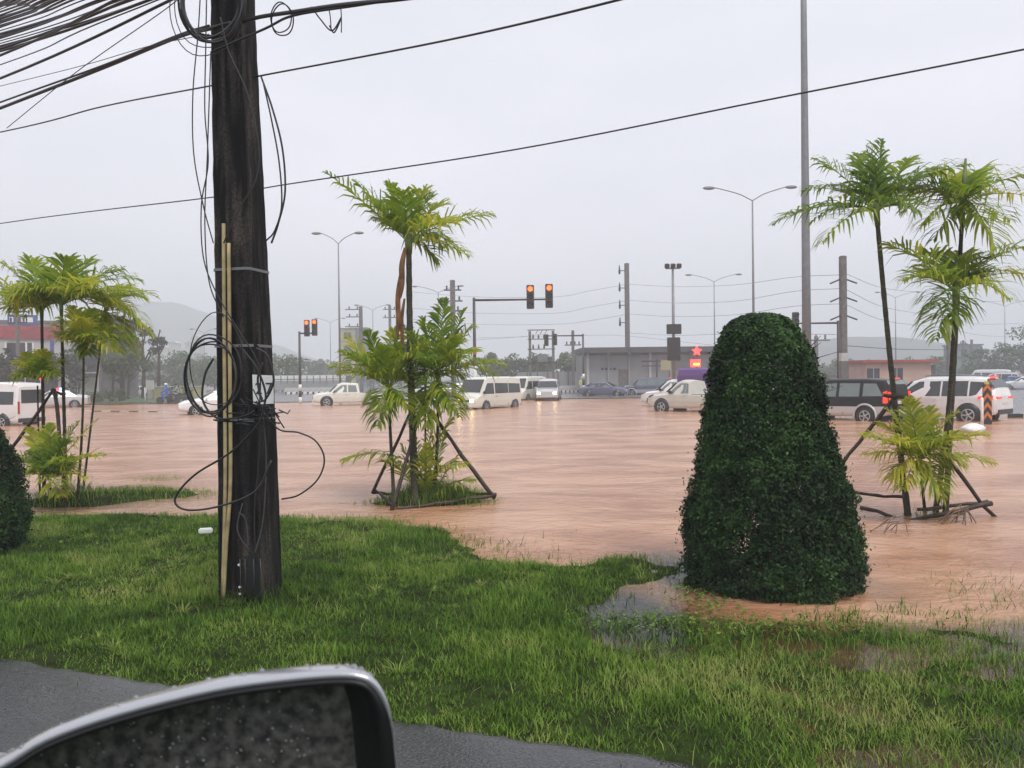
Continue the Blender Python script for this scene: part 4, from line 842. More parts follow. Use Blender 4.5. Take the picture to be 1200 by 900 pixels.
# ------------------------------------------------------------------ vehicles
def lerp(a, b, t): return a + (b - a) * t
class Car:
    """st: stations rear->front (x, zbottom, zbelt, zroof, wbottom, wbelt, wroof); local x forward, y left"""
    def __init__(s, loc, heading, st, paint, label, cat, group=None, name='parked_car', lower=None, lowz=0.55, sink=0.13):
        s.st = st; s.root = empty(name, (loc[0], loc[1], loc[2] - sink), heading, label, cat, group)
        vs = []; n = 0
        for q in st:
            x, zb, zl, zr, wb, wl, wr = q
            h = [(wb * .93, zb), (wb, zb + .10), (lerp(wb, wl, .5) + .015, lerp(zb, zl, .55)), (wl, zl), (lerp(wl, wr, .5) + .004, lerp(zl, zr - .06, .5)), (wr, max(zr - .07, zl * .999)), (wr - .10, max(zr - .01, zl)), (wr * .45, zr + .012)]
            ring = [Vector((x, y, z)) for y, z in h] + [Vector((x, -y, z)) for y, z in h[::-1]]
            vs += ring; n = len(ring)
        fs = [(i * n + k, i * n + (k + 1) % n, (i + 1) * n + (k + 1) % n, (i + 1) * n + k) for i in range(len(st) - 1) for k in range(n)]
        fs += [tuple(range(n))[::-1], tuple(range((len(st) - 1) * n, len(st) * n))]
        mb = MB(); mb.add(vs, fs, 0, False)
        if lower:
            mb.m = [1 if sum(vs[i].z for i in f) / len(f) < lowz and len(f) == 4 else 0 for f in fs]
        o = mb.build('body', [paint, lower or paint], s.root)
        bv = o.modifiers.new('bevel', 'BEVEL'); bv.width = 0.035; bv.segments = 2; bv.limit_method = 'ANGLE'; bv.angle_limit = R(25)
    def q(s, x):
        st = s.st
        for a, b in zip(st, st[1:]):
            if a[0] <= x <= b[0]:
                t = (x - a[0]) / (b[0] - a[0]); return [lerp(u, v, t) for u, v in zip(a, b)]
        return list(st[0] if x < st[0][0] else st[-1])
    def w(s, x, z):
        _, zb, zl, zr, wb, wl, wr = s.q(x)
        if z > zl: return lerp(wl, wr, min(1, (z - zl) / max(.01, zr - .07 - zl))) + .004
        return lerp(wb, wl, max(0, (z - zb) / (zl - zb))) + .012
    def side(s, poly, m='glass', name='window', out=.012, sides=(1, -1), frame=False):
        for sd in sides:
            P = [Vector((x, sd * (s.w(x, z) + out), z)) for x, z in poly]
            o = MB().prism(P, (0, -sd * .02, 0)).build(name, m, s.root)
        return o
    def top(s, xa, xb, inset=.06, m='glass', name='windscreen', h=.012):
        a = s.q(xa); b = s.q(xb); wa = max(a[6], .2) - inset; wb = b[6] - inset
        if a[3] < b[3]: wa = lerp(a[5], a[6], .4) - inset
        P = [Vector((xa, -wa, a[3])), Vector((xa, wa, a[3])), Vector((xb, wb, b[3])), Vector((xb, -wb, b[3]))]
        n = (P[1] - P[0]).cross(P[3] - P[0]).normalized(); n = n if n.z > 0 else -n
        return MB().prism([p + n * (h + .02) for p in P], -n * .02).build(name, m, s.root)
    def end(s, x, rect, m, name, dx=.02):
        """rect (y0,y1,z0,z1) on the front (x>0) or rear face"""
        y0, y1, z0, z1 = rect; return MB().box((x, (y0 + y1) / 2, (z0 + z1) / 2), (dx * 2, y1 - y0, z1 - z0), bev=.012).build(name, m, s.root)
    def wheel(s, x, r=.33, flare=None, wd=.2):
        for sd in (1, -1):
            hw = s.w(x, r + .1)
            if flare:
                mb = MB(); pts = [Vector((x + (r + .11) * math.cos(a), sd * (hw + .018), r + (r + .11) * math.sin(a))) for a in [math.pi * k / 12 for k in range(-1, 14)]]; mb.tube(pts, .045, 6).build('wheel_arch', flare, s.root)
            mb = MB(); mb.lathe([(r + .075, -.04), (r + .075, .012)], 24, (x, sd * hw, r + .02), 0, 'y'); 
            a = mb.build('painted_arch_shade', 'black', s.root); a.name = 'arch_shade_disc'  # flat black disc on the body side paints the shade inside the arch
            c = (0, 0, 0); y = -.12
            mb = MB(); mb.lathe([(r * .6, -.1), (r * .93, -.1), (r, -.07), (r, .07), (r * .93, .1), (r * .6, .1)], 24, c, 0, 'y'); wo_ = mb.build('wheel', 'rubber', s.root); wo_.location = (x, sd * (hw - .065), r)
            mb = MB(); mb.lathe([(r * .64, .088), (r * .64, .104), (r * .56, .104), (r * .52, .09)], 20, c, 0, 'y')
            for k in range(5):
                a = 2 * math.pi * k / 5; mb.box((math.cos(a) * r * .32, .098, math.sin(a) * r * .32), (r * .56, .02, r * .15), rot=Matrix.Rotation(-a, 3, 'Y'))
            mb.lathe([(r * .16, .085), (r * .14, .115)], 12, c, 0, 'y')
            ri = mb.build('rim', 'rim', wo_); 
            if sd < 0: ri.rotation_euler = (0, 0, math.pi)
    def mirrors(s, x, z, m='black'):
        for sd in (1, -1): MB().box((x, sd * (s.w(x, z) + .11), z), (.10, .20, .16), bev=.03).build('door_mirror', m, s.root)
    def handle(s, x, z, m='black'):
        for sd in (1, -1): MB().box((x, sd * (s.w(x, z) + .02), z), (.16, .03, .03)).build('door_handle', m, s.root)
def line(c, x, z0, z1): c.side([(x, z0), (x + .012, z0), (x + .012, z1), (x, z1)], 'black', 'door_seam', out=.004)
def van(loc, hd, label, paint='cream', lights=False, red=False, cat='van', group='white passenger vans', sink=.2):
    st = [(-2.45, .40, 1.05, 1.90, .78, .84, .72), (-2.38, .30, 1.05, 2.06, .82, .86, .76), (-1.6, .28, 1.05, 2.12, .84, .87, .78), (1.1, .28, 1.05, 2.12, .84, .87, .78), (1.45, .28, 1.04, 2.02, .84, .87, .76), (2.05, .28, 1.02, 1.16, .84, .86, .72), (2.36, .30, .85, .98, .80, .82, .66), (2.44, .36, .7, .80, .74, .76, .62)]
    c = Car(loc, hd, st, paint, label, cat, group, 'passenger_van', sink=sink)
    c.side([(-2.25, 1.12), (-.95, 1.12), (-.95, 1.72), (-2.25, 1.68)]); c.side([(-.88, 1.12), (.55, 1.12), (.55, 1.74), (-.88, 1.72)]); c.side([(.68, 1.10), (1.72, 1.10), (1.42, 1.62), (1.30, 1.74), (.68, 1.74)])
    c.top(2.02, 1.50, .03); c.end(-2.42, (-.62, .62, 1.15, 1.78), 'glass', 'rear_window', .035)
    for x in (-1.65, 1.5): c.wheel(x, .33)
    for sd in (1, -1):
        c.end(2.40, (sd * .45 - .14, sd * .45 + .14, .62, .80), 'headon' if lights else 'clearlens', 'headlight', .05); c.end(-2.44, (sd * .76 - .06, sd * .76 + .06, .7, 1.25), 'redoff', 'tail_light', .03)
    c.end(2.44, (-.30, .30, .64, .76), 'darksteel', 'grille', .03); c.end(2.42, (-.72, .72, .33, .52), paint, 'bumper', .06); c.end(2.49, (-.22, .22, .38, .49), 'plate', 'number_plate', .01)
    c.end(-2.47, (-.78, .78, .32, .50), 'darksteel', 'bumper', .05)
    line(c, .60, .4, 1.9); line(c, -.92, .4, 1.9); c.handle(.45, .95); c.mirrors(1.75, 1.2, 'black')
    if red:
        for sd in (1, -1):
            for k, (x, wd_, m) in enumerate(((-1.9, .5, 'redsign'), (-1.25, .45, 'whitepaint'), (-.7, .35, 'redsign'))):
                c.side([(x, 1.25), (x + wd_, 1.2), (x + wd_ - .08, 1.62), (x + .1, 1.66)], m, 'sticker', out=.036, sides=(sd,))
    return c
def suv(loc, hd, label, paint, kind='new', cat='suv', lit=True, sink=.15, group='cars queuing in the flood'):
    if kind == 'new':
        st = [(-2.38, .50, .95, 1.10, .78, .82, .70), (-2.30, .42, 1.02, 1.40, .86, .88, .68), (-1.95, .34, 1.06, 1.80, .90, .91, .68), (-1.2, .30, 1.06, 1.85, .91, .92, .70), (.2, .30, 1.04, 1.84, .91, .92, .70), (.75, .30, 1.03, 1.68, .91, .92, .68), (1.35, .30, 1.02, 1.14, .91, .90, .72), (2.1, .34, .95, 1.04, .88, .86, .66), (2.38, .42, .75, .86, .78, .76, .60)]
        c = Car(loc, hd, st, paint, label, cat, group, 'parked_car', sink=sink)
        c.side([(-2.12, 1.28), (-1.55, 1.12), (-1.45, 1.12), (-1.45, 1.66), (-1.9, 1.64)]); c.side([(-1.38, 1.11), (-.45, 1.10), (-.45, 1.68), (-1.38, 1.68)]); c.side([(-.38, 1.10), (1.15, 1.07), (.75, 1.48), (.45, 1.66), (-.38, 1.68)])
        c.top(-2.28, -2.0, .02, name='rear_window'); c.top(1.32, .78, .04)
        c.side([(-2.28, .98), (-1.75, 1.0), (-1.78, 1.10), (-2.28, 1.14)], 'redlens' if lit else 'redoff', 'tail_light', out=.03)
        for sd in (1, -1): c.end(-2.36, (sd * .55 - .24, sd * .55 + .24, 1.0, 1.09), 'redlens' if lit else 'redoff', 'tail_light', .03)
        c.end(-2.36, (-.25, .25, .78, .90), 'plate', 'number_plate', .03); c.end(-2.36, (-.7, .7, .42, .6), 'darksteel', 'bumper', .06)
        c.end(-2.02, (-.3, .3, 1.83, 1.87), 'redlens', 'brake_light', .08)
        for sd in (1, -1): MB().tube([(-1.6, sd * .60, 1.88), (-.5, sd * .61, 1.92), (.3, sd * .6, 1.88)], .02, 6).build('roof_rail', 'steel', c.root)
        fl = None; r = .38; wx = (-1.42, 1.42)
    else:
        st = [(-2.30, .50, 1.0, 1.20, .80, .82, .74), (-2.22, .42, 1.02, 1.55, .85, .86, .72), (-2.08, .36, 1.04, 1.76, .86, .87, .72), (-1.2, .32, 1.04, 1.81, .87, .88, .73), (.3, .32, 1.02, 1.80, .87, .88, .73), (.8, .32, 1.01, 1.66, .87, .88, .70), (1.25, .32, 1.0, 1.12, .87, .86, .72), (2.0, .36, .93, 1.03, .85, .83, .66), (2.25, .42, .75, .86, .78, .76, .6)]
        c = Car(loc, hd, st, paint, label, cat, group, 'parked_car', 'silver', .66, sink=sink)
        c.side([(-2.05, 1.14), (-1.25, 1.12), (-1.25, 1.62), (-1.75, 1.62)], 'paleglass'); c.side([(-1.1, 1.11), (-.25, 1.10), (-.25, 1.63), (-1.1, 1.63)], 'paleglass'); c.side([(-.12, 1.10), (1.05, 1.07), (.7, 1.45), (.42, 1.61), (-.12, 1.63)], 'paleglass')
        c.top(-2.21, -2.10, .04, 'paleglass', 'rear_window'); c.top(1.22, .82, .04)
        c.side([(-2.26, .86), (-2.08, .86), (-2.06, 1.28), (-2.2, 1.34)], 'redlens', 'tail_light', out=.03)
        for sd in (1, -1): c.end(-2.28, (sd * .74 - .08, sd * .74 + .08, .85, 1.3), 'redlens', 'tail_light', .04)
        c.end(-2.33, (-.78, .78, .42, .62), 'silver', 'bumper', .08); c.end(-2.31, (-.25, .25, .82, .95), 'plate', 'number_plate', .03)
        c.end(-2.12, (-.25, .25, 1.78, 1.83), 'redlens', 'brake_light', .07)
        fl = 'silver'; r = .35; wx = (-1.35, 1.35)
    for x in wx: c.wheel(x, r, fl)
    for sd in (1, -1): c.end(2.26, (sd * .6 - .16, sd * .6 + .16, .72, .88), 'clearlens', 'headlight', .08)
    c.handle(-.2, .98, paint); c.handle(-1.2, .98, paint); c.mirrors(.95, 1.15, paint); line(c, -.42, .4, 1.7); line(c, -1.40, .7, 1.7)
    return c
def pickup(loc, hd, label, paint, canopy=None, lit=None, sink=.15, cat='pickup', cab=4, group='cars queuing in the flood', hz=0.0):
    cb = -.7 if cab == 4 else -.1
    st = [(-2.55, .50, .95, 1.0, .80, .84, .82), (-2.50, .42, .98, 1.02, .86, .88, .86), (cb - .10, .34, 1.0, 1.04, .88, .89, .87), (cb, .32, 1.02, 1.72, .88, .89, .68), (.4, .32, 1.02, 1.78, .88, .89, .68), (.75, .32, 1.01, 1.66, .88, .89, .66), (1.35, .32, 1.0, 1.12, .88, .87, .72), (2.2, .36, .92, 1.02, .85, .83, .66), (2.5, .44, .75, .84, .76, .74, .58)]
    c = Car(loc, hd, st, paint, label, cat, group, 'pickup_truck', sink=sink)
    if cab == 4: c.side([(cb + .08, 1.10), (.02, 1.10), (.02, 1.60), (cb + .16, 1.58)], 'paleglass')
    else: c.side([(cb + .03, 1.10), (.10, 1.10), (.10, 1.60), (cb + .1, 1.58)], 'paleglass')
    c.side([(.12, 1.09), (1.15, 1.07), (.72, 1.46), (.45, 1.61), (.12, 1.61)], 'paleglass'); c.top(1.32, .79, .04)
    for x in (-1.5, 1.55): c.wheel(x, .38)
    for sd in (1, -1):
        c.end(2.40, (sd * .58 - .16, sd * .58 + .16, .68, .86), 'clearlens', 'headlight', .08); c.end(-2.53, (sd * .80 - .06, sd * .80 + .06, .6, .95), lit or 'redoff', 'tail_light', .03)
    c.end(2.50, (-.35, .35, .62, .80), 'darksteel', 'grille', .03); c.end(-2.58, (-.7, .7, .42, .55), 'steel', 'bumper', .06); c.end(2.5, (-.75, .75, .40, .58), paint, 'bumper', .05)
    MB().box(((cb - 2.6) / 2, 0, 1.035), (2.45 + cb, 1.5, .03)).build('load_bed', 'black', c.root)
    c.mirrors(1.0, 1.15, 'black'); c.handle(.2, .97, paint); line(c, .06, .4, 1.62)
    if canopy:
        x0, x1 = -2.50, cb - .03; z0, z1 = 1.05, 2.0 + hz
        mb = MB(); vs = []
        for x, k in ((x0, .0), (x0 + .12, .0), (x1 - .1, .0), (x1, .04)):
            for y, z in ((.86, z0), (.86, z1 - .45), (.78, z1 - .1), (.62, z1), (-.62, z1), (-.78, z1 - .1), (-.86, z1 - .45), (-.86, z0)): vs.append((x, y * (1 - k), z - (k and (z - z0) * .1)))
        mb.add(vs, [(i * 8 + k, i * 8 + (k + 1) % 8, i * 8 + 8 + (k + 1) % 8, i * 8 + 8 + k) for i in range(3) for k in range(8)] + [tuple(range(8))[::-1], tuple(range(24, 32))], 0)
        cn = mb.build('canopy', canopy, c.root)
    return c
def sedan(loc, hd, label, paint, lights=False, sink=.12, group='cars crossing the junction', cat='car'):
    st = [(-2.25, .42, .80, .90, .74, .78, .66), (-2.15, .32, .88, 1.02, .82, .84, .66), (-1.55, .28, .92, 1.08, .85, .87, .66), (-.95, .26, .93, 1.40, .86, .88, .60), (-.3, .26, .93, 1.46, .86, .88, .60), (.35, .26, .92, 1.42, .86, .88, .60), (1.15, .26, .90, 1.02, .86, .86, .66), (1.95, .30, .80, .88, .82, .80, .60), (2.25, .38, .62, .72, .72, .70, .5)]
    c = Car(loc, hd, st, paint, label, cat, group, 'parked_car', sink=sink)
    c.side([(-1.35, 1.0), (-.35, .98), (-.35, 1.34), (-.95, 1.30)]); c.side([(-.28, .98), (.85, .98), (.35, 1.32), (-.28, 1.35)]); c.top(1.1, .40, .05); c.top(-1.5, -1.0, .05, name='rear_window')
    for x in (-1.35, 1.35): c.wheel(x, .31)
    for sd in (1, -1): c.end(2.16, (sd * .55 - .15, sd * .55 + .15, .58, .72), 'headon' if lights else 'clearlens', 'headlight', .08); c.end(-2.22, (sd * .6 - .14, sd * .6 + .14, .72, .86), 'redoff', 'tail_light', .04)
    c.mirrors(.8, 1.0, paint); return c
QA = R(180 - 50)    # heading of the queue: left and away
suv(base(1101, 32.8), QA, 'white suv with red tail lights seen from behind, right of the tall palm', 'white', 'new')
suv(base(990, 33.6), R(180 - 52), 'black suv with silver lower body and tall rear lamps, beside the clipped bush', 'ink', 'old')
pickup(base(816, 42.5), R(180 - 44), 'champagne extended cab pickup partly hidden by the clipped bush', 'beige', cab=2)
pickup(base(800, 50), R(180 - 42), 'white pickup carrying a tall purple canopy, behind the champagne pickup', 'white', 'purple', cab=2, hz=.45)
cv = [c for c in COL.objects if c.name.startswith('canopy')][-1]
# canopy side lettering: pale marks
mk = MB()
for k, (x, wd_, h_) in enumerate(((-1.0, .22, .36), (-1.32, .16, .18), (-1.52, .14, .18), (-1.70, .12, .18), (-1.88, .12, .2), (-2.05, .12, .18))):
    for sd in (1, -1): mk.box((x, sd * .868, 1.30), (wd_, .012, h_))
mk.build('lettering', 'whitepaint', cv)
VH = R(180 + 57)
van(base(573, 50.5), VH, 'cream passenger van nearest in the middle, its nose behind the striped signal mast', lights=True)
van(base(617, 68), R(180 + 64), 'cream van with red and white stickers on its rear window, just behind the nearest van', red=True)
c = suv(base(643, 66), R(180 + 84), 'white suv with one lit headlamp coming through the flood behind the two vans', 'silver', 'new', lit=False)
for sd in (1, -1): c.end(2.34, (sd * .62 - .12, sd * .62 + .12, .66, .80), 'headon', 'headlight', .07)
pickup(base(408, 60), R(180 + 14), 'pale double cab pickup driving left, beyond the water at the left of the middle palms', 'cream', cab=4, group='cars crossing the junction')
sedan(base(258, 47), R(180 + 25), 'white car half hidden behind the big pole and its cable coils', 'white')
sedan(base(708, 76), R(-18), 'dark blue grey sedan in front of the long grey building', 'navy')
van(base(-18, 37.5), R(180 - 10), 'white minibus cut off by the left edge behind the palms', 'white', group='white passenger vans', sink=.18)
sedan(base(536, 82), R(200), 'small white car seen through the gap above the middle van nose', 'white')
sedan(base(508, 86), R(190), 'white car mostly hidden behind the middle palm crowns', 'white')
suv(base(760, 78), R(150), 'grey van-like car standing in front of the grey building beside the purple canopy', 'navy', 'old')
sedan(base(127, 96), R(250), 'dark blue car coming down the side street at the left', 'navy')
van(base(114, 112), R(255), 'white van farther up the left side street', 'white', sink=.05)
sedan(base(92, 120), R(250), 'small white car farthest up the left side street', 'white')
sedan(base(161, 100), R(200), 'white car parked on the far green verge left', 'white')
sedan(base(1186, 88), R(150), 'blue car in the distant queue at the right edge', 'blue')
suv(base(1170, 92), R(140), 'pale silver car behind the white suv at the right', 'silver', 'new')
sedan(base(1203, 80), R(140), 'white car cut by the right edge in the distant queue', 'white')
van(base(1158, 104), R(140), 'white van roof showing far beyond the chevron marker', 'white', sink=.05)
suv(base(1222, 98), R(140), 'grey car at the very end of the right queue', 'navy', 'new')
pc = sedan(base(66, 62), R(200), 'pale car with red and blue beacons behind the left palms', 'silver')
for x, y, m in ((0, .35, 'redneon'), (0, -.35, 'bluelamp')): MB().box((x - .2, y, 1.53), (.18, .5, .12), bev=.02).build('beacon', m, pc.root)
# ------------------------------------------------------------------ street furniture
def lamp(px, d, label, armpx=(-22, 22), H=14.2, rot=0.0, r=.08):
    b = base(px, d); root = empty('street_lamp', b, rot, label, 'street lamp', 'tall double arm street lamps')
    MB().tube([(0, 0, -.5), (0, 0, H * .5), (0, 0, H - .9)], [r * 1.3, r, r * .62], 10).build('pole', 'steel', root)
    for sx in armpx:
        L_ = sx * d / F
        MB().tube(smooth_path([(0, 0, H - .9), (L_ * .35, 0, H - .45), (L_ * .8, 0, H - .12), (L_, 0, H)], 4), r * .42, 6).build('arm', 'steel', root)
        s = 1 if sx > 0 else -1
        MB().lathe([(.03, -.45), (.10, -.3), (.13, 0), (.08, .3), (.03, .35)], 10, (L_ + s * .35, 0, H - .02), 0, 'x').build('lamp_head', 'steel', root)
lamp(399, 68, 'double arm street lamp at the left, right of the big pole', (-20, 20), H=14.0)
lamp(884, 55, 'nearest double arm street lamp above the clipped bush', (-44, 40), H=14.4)
lamp(838, 101, 'double arm street lamp just left of the clipped bush, second nearest', (-26, 26))
lamp(515, 110, 'street lamp half hidden by the middle palm, its arm above the lower crowns', (-24, 24))
lamp(1050, 130, 'double arm street lamp between the two right palms', (-18, 24), H=14.6)
lamp(1178, 150, 'far street lamp near the right edge of the photo', (-22, 22), H=14.6)
lamp(388, 166, 'very distant street lamp beyond the left traffic signal', (-14, 14))
lamp(438, 137, 'distant street lamp left of the middle palm crown', (-16, 16))
lamp(240, 160, 'distant lamp post just left of the big pole behind the coils', (-12, 12), H=12)
b = base(946, 45); root = empty('light_mast', b, 0, 'very tall thick grey steel mast rising out of the picture behind the bush', 'mast')
MB().tube([(0, 0, -.4), (0, 0, 8), (0, 0, 20), (0, 0, 30)], [.26, .225, .17, .12], 16).build('pole', 'steel', root)
MB().lathe([(.12, 0), (1.0, .1), (1.0, .25), (.12, .4)], 16, (0, 0, 29.6)).build('lamp_ring', 'steel', root)
def head(root, x, z, r0=.0, lit=True, m='darksteel', w=.42, h=1.25, n=3, y=-.02):
    b = MB().box((x, y, z), (w, .22, h), bev=.03).build('signal_head', m, root)
    for k in range(n):
        zz = z + h / 2 - h * (k + .5) / n
        MB().lathe([(w * .34, 0), (w * .34, -.04), (w * .2, -.05)], 14, (x, y - .12, zz), 0, 'y').build('signal_lamp', 'redamp' if (lit and k == 0) else 'black', b)
        vis = MB(); vis.add([(x + w * .40 * math.cos(a), y - .11 - q, zz + w * .40 * math.sin(a)) for q in (0, .20) for a in [math.pi * j / 8 for j in range(9)]], [(j, j + 1, j + 10, j + 9) for j in range(8)]); vis.build('visor', 'black', b)
def mast(px, d, H, arm, heads, label, banded=(), lit=True, r=.10, armz=None, hw=.42, hh=1.25):
    b = base(px, d); root = empty('traffic_signal', b, 0, label, 'traffic signal', 'traffic signals at the junction'); armz = armz or H - .15
    MB().tube([(0, 0, -.4), (0, 0, H)], [r * 1.15, r * .85], 12).build('post', 'darksteel', root)
    if arm: MB().tube([(0, 0, armz), (arm, 0, armz)], [r * .7, r * .5], 8).build('arm', 'darksteel', root)
    for i, (z0, z1, m) in enumerate(banded): MB().tube([(0, 0, z0), (0, 0, z1)], [r * 1.22, r * 1.2], 12).build('painted_band', m, root)
    for x, z in heads: head(root, x, z, lit=lit, w=hw, h=hh)
    return root
s50 = 50 / F
mast(557, 50, 6.75, 92 * s50, [((623 - 557) * s50, 6.75), ((645 - 557) * s50, 6.8)], 'traffic signal on a long arm with two red lamps lit, right of the middle palms', banded=((0, .55, 'blackpaint'), (.55, 1.3, 'whitepaint'), (1.3, 1.75, 'blackpaint'), (1.75, 2.6, 'whitepaint'), (2.6, 2.95, 'bluesign'), (3.3, 3.75, 'orange')), hw=.46, hh=1.45)
s = 65 / F
mast(352, 65, 5.7, 19 * s, [(9 * s, 5.95), (18 * s, 6.0)], 'traffic signal with twin heads close to its post, right of the big pole', banded=((0, .5, 'whitepaint'), (.5, 1.0, 'blackpaint'), (1.0, 1.5, 'whitepaint')), lit=True, hw=.42, hh=1.3)
s = 78 / F
mast(684, 78, 5.9, -44 * s, [(-43 * s, 5.35), (-33 * s, 5.4)], 'far traffic signal in front of the grey building, arm reaching left', banded=((.0, .5, 'blackpaint'), (.5, 1.0, 'whitepaint'), (1.0, 1.6, 'blackpaint'), (1.6, 2.1, 'whitepaint')), lit=False, hw=.42, hh=1.1)
s = 55 / F
mast(983, 55, 5.4, -52 * s, [(-50 * s, 5.35)], 'traffic signal behind the black suv, arm reaching left over the bush', lit=False, hw=.42, hh=1.3)
# camera mast with black boards
b = base(790, 62); root = empty('camera_mast', b, 0, 'pole with a small floodlight cluster and two black boards above the champagne pickup', 'mast')
MB().tube([(0, 0, -.4), (0, 0, 10.0)], [.15, .09], 10).build('pole', 'steel', root)
MB().box((0, 0, 9.95), (1.1, .12, .10)).build('crossbar', 'steel', root)
for x in (-.45, 0, .45): MB().box((x, -.12, 10.12), (.36, .22, .34), bev=.04, rot=Matrix.Rotation(.4, 3, 'X')).build('floodlight', 'darksteel', root)
MB().box((0, -.2, 5.35), (1.10, .22, .75), bev=.03).build('board', 'black', root); MB().box((-.03, -.2, 3.85), (.98, .22, 1.75), bev=.03).build('board', 'black', root)
# power poles
def cross(root, z, L_, m='darksteel', ins=3, tilt=0.0, x0=0.0):
    MB().box((x0, 0, z), (L_, .10, .12), rot=Matrix.Rotation(tilt, 3, 'Y')).build('crossarm', m, root)
    for k in range(ins):
        x = x0 - L_ / 2 + L_ * (k + .5) / ins; MB().lathe([(.03, 0), (.10, .08), (.06, .16), (.10, .24), (.05, .36)], 8, (x, 0, z + .06)).build('insulator', m, root)
def ppole(px, d, H, r, label, arms, m='concpole', z0=-.3):
    b = base(px, d); root = empty('power_pole', b, 0, label, 'power pole', 'distant power poles')
    MB().box((0, 0, (H + z0) / 2), (2 * r, 2 * r, H - z0), bev=.03).build('pole', m, root)
    for a in arms: cross(root, *a)
    return root
r1 = ppole(736, 90, 14.2, .24, 'tall slim concrete power pole rising behind the grey building', [])
for k in range(4): MB().box((-.45, 0, 13.4 - 1.9 * k), (.7, .08, .08)).build('bracket', 'darksteel', r1); MB().lathe([(.05, 0), (.13, .2), (.05, 1.0)], 8, (-.8, 0, 13.0 - 1.9 * k)).build('insulator', 'darksteel', r1)
r1 = ppole(989, 52, 9.3, .19, 'thick square concrete power pole behind the black suv', [])
for z in (7.9, 6.75, 5.6):
    for sx in (1, -1): MB().tube([(0, 0, z), (sx * .85, -.1, z + (-.35 if sx > 0 else -.35) * 1)], .05, 6).build('bracket', 'darksteel', r1)
MB().box((0, 0, 2.9), (.42, .42, .5)).build('painted_band', 'rock', r1)
MB().box((0, 0, 1.9), (.46, .46, 1.5)).build('base_collar', 'concpole', r1)
ppole(532, 75, 10.8, .22, 'power pole between the middle palm crown and the signal mast', [(9.9, 1.6), (8.9, 1.8), (8.0, 1.4)])
ppole(424, 110, 11.6, .22, 'power pole with short side arms left of the middle palm', [(11.2, 2.2, 'darksteel', 2, 0, -1), (10.2, 2.0, 'darksteel', 2, 0, -1), (8.9, 2.2, 'darksteel', 2, 0, -1)])
ppole(458, 120, 12.6, .18, 'thin pole with crossarms just left of the dead palm sheath', [(12, 2, 'darksteel', 3), (10.8, 2, 'darksteel', 3)])
ppole(672, 95, 7.2, .16, 'short power pole with one wide crossarm above the grey fence', [(5.5, 1.9, 'darksteel', 4)])
ppole(957, 60, 4.6, .12, 'small pole with pale transformer cans beside the tall mast', [(4.3, 2.0, 'steel', 3)], 'steel')
ppole(1129, 140, 7.2, .16, 'thin pole left of the distant teal building', [(6.6, 1.6, 'darksteel', 2)]); ppole(1139, 142, 7.4, .16, 'thin pole right of its twin before the teal building', [])
ppole(1112, 80, 7.0, .15, 'pole hidden behind the paired right palm trunks', [(5.2, 1.8, 'darksteel', 3)])
# transformer platform
b = base(635, 90); root = empty('transformer_platform', b, 0, 'two post transformer platform with rows of insulators above the grey fence', 'transformer')
for x in (-1.25, 1.3): MB().box((x, 0, 3.3), (.28, .28, 7.2)).build('post', 'concpole', root)
for z, n_ in ((7.0, 0), (6.0, 3), (4.9, 3), (3.4, 0)):
    MB().box((0, -.16, z), (3.0, .08, .10)).build('crossbar', 'darksteel', root)
    for k in range(n_): MB().lathe([(.04, 0), (.13, .15), (.06, .3), (.1, .45)], 8, (-.9 + k * .6, -.16, z + .05)).build('insulator', 'darksteel', root)
for k in range(3): MB().box((-.5 + k * .5, -.1, 6.75), (.06, .06, .5), rot=Matrix.Rotation(.5, 3, 'Y')).build('fuse', 'darksteel', root)
mb = MB(); mb.box((.1, 0, 3.9), (1.1, .8, .9), bev=.08); mb.build('transformer', 'steel', root)
# wires
WG = 'thin power wires strung between the far poles'
def wire(pts, r=.018, label='thin grey wire strung between the distant poles', g=WG):
    P = smooth_path([at(x, y, d) for x, y, d in pts], 5); return tag(MB().tube(P, r, 4).build('power_wire', 'graycable', None, tuple(P[0])), label, 'power wire', g)
for y, yl in ((333, 348), (352, 367), (368, 380)):
    wire([(736, y, 90), (690, y + 8, 92), (650, yl, 94), (560, yl + 0, 98), (480, yl - 6, 104)])
for ya, yb in ((333, 322), (352, 338), (368, 356), (390, 392)):
    wire([(736, ya, 90), (790, ya + 3, 82), (860, ya + 1, 72), (930, (ya + 3 * yb) / 4, 60), (988, yb, 52)])
for ya, y2, y3 in ((320, 345, 352), (338, 372, 378), (356, 385, 396)):
    wire([(989, ya, 52), (1040, (ya + y2) / 2 + 6, 58), (1112, y2, 72), (1150, y2 + 8, 80), (1210, y3, 95)], .014)
wire([(989, 405, 52), (1050, 409, 60), (1112, 410, 72), (1240, 411, 95)], .03, 'thick dark wire low between the far poles at the right', None)
wire([(560, 396, 100), (690, 393, 95), (736, 394, 90), (840, 405, 80)], .016)
wire([(640, 392, 90), (560, 398, 95), (430, 402, 108)], .016)
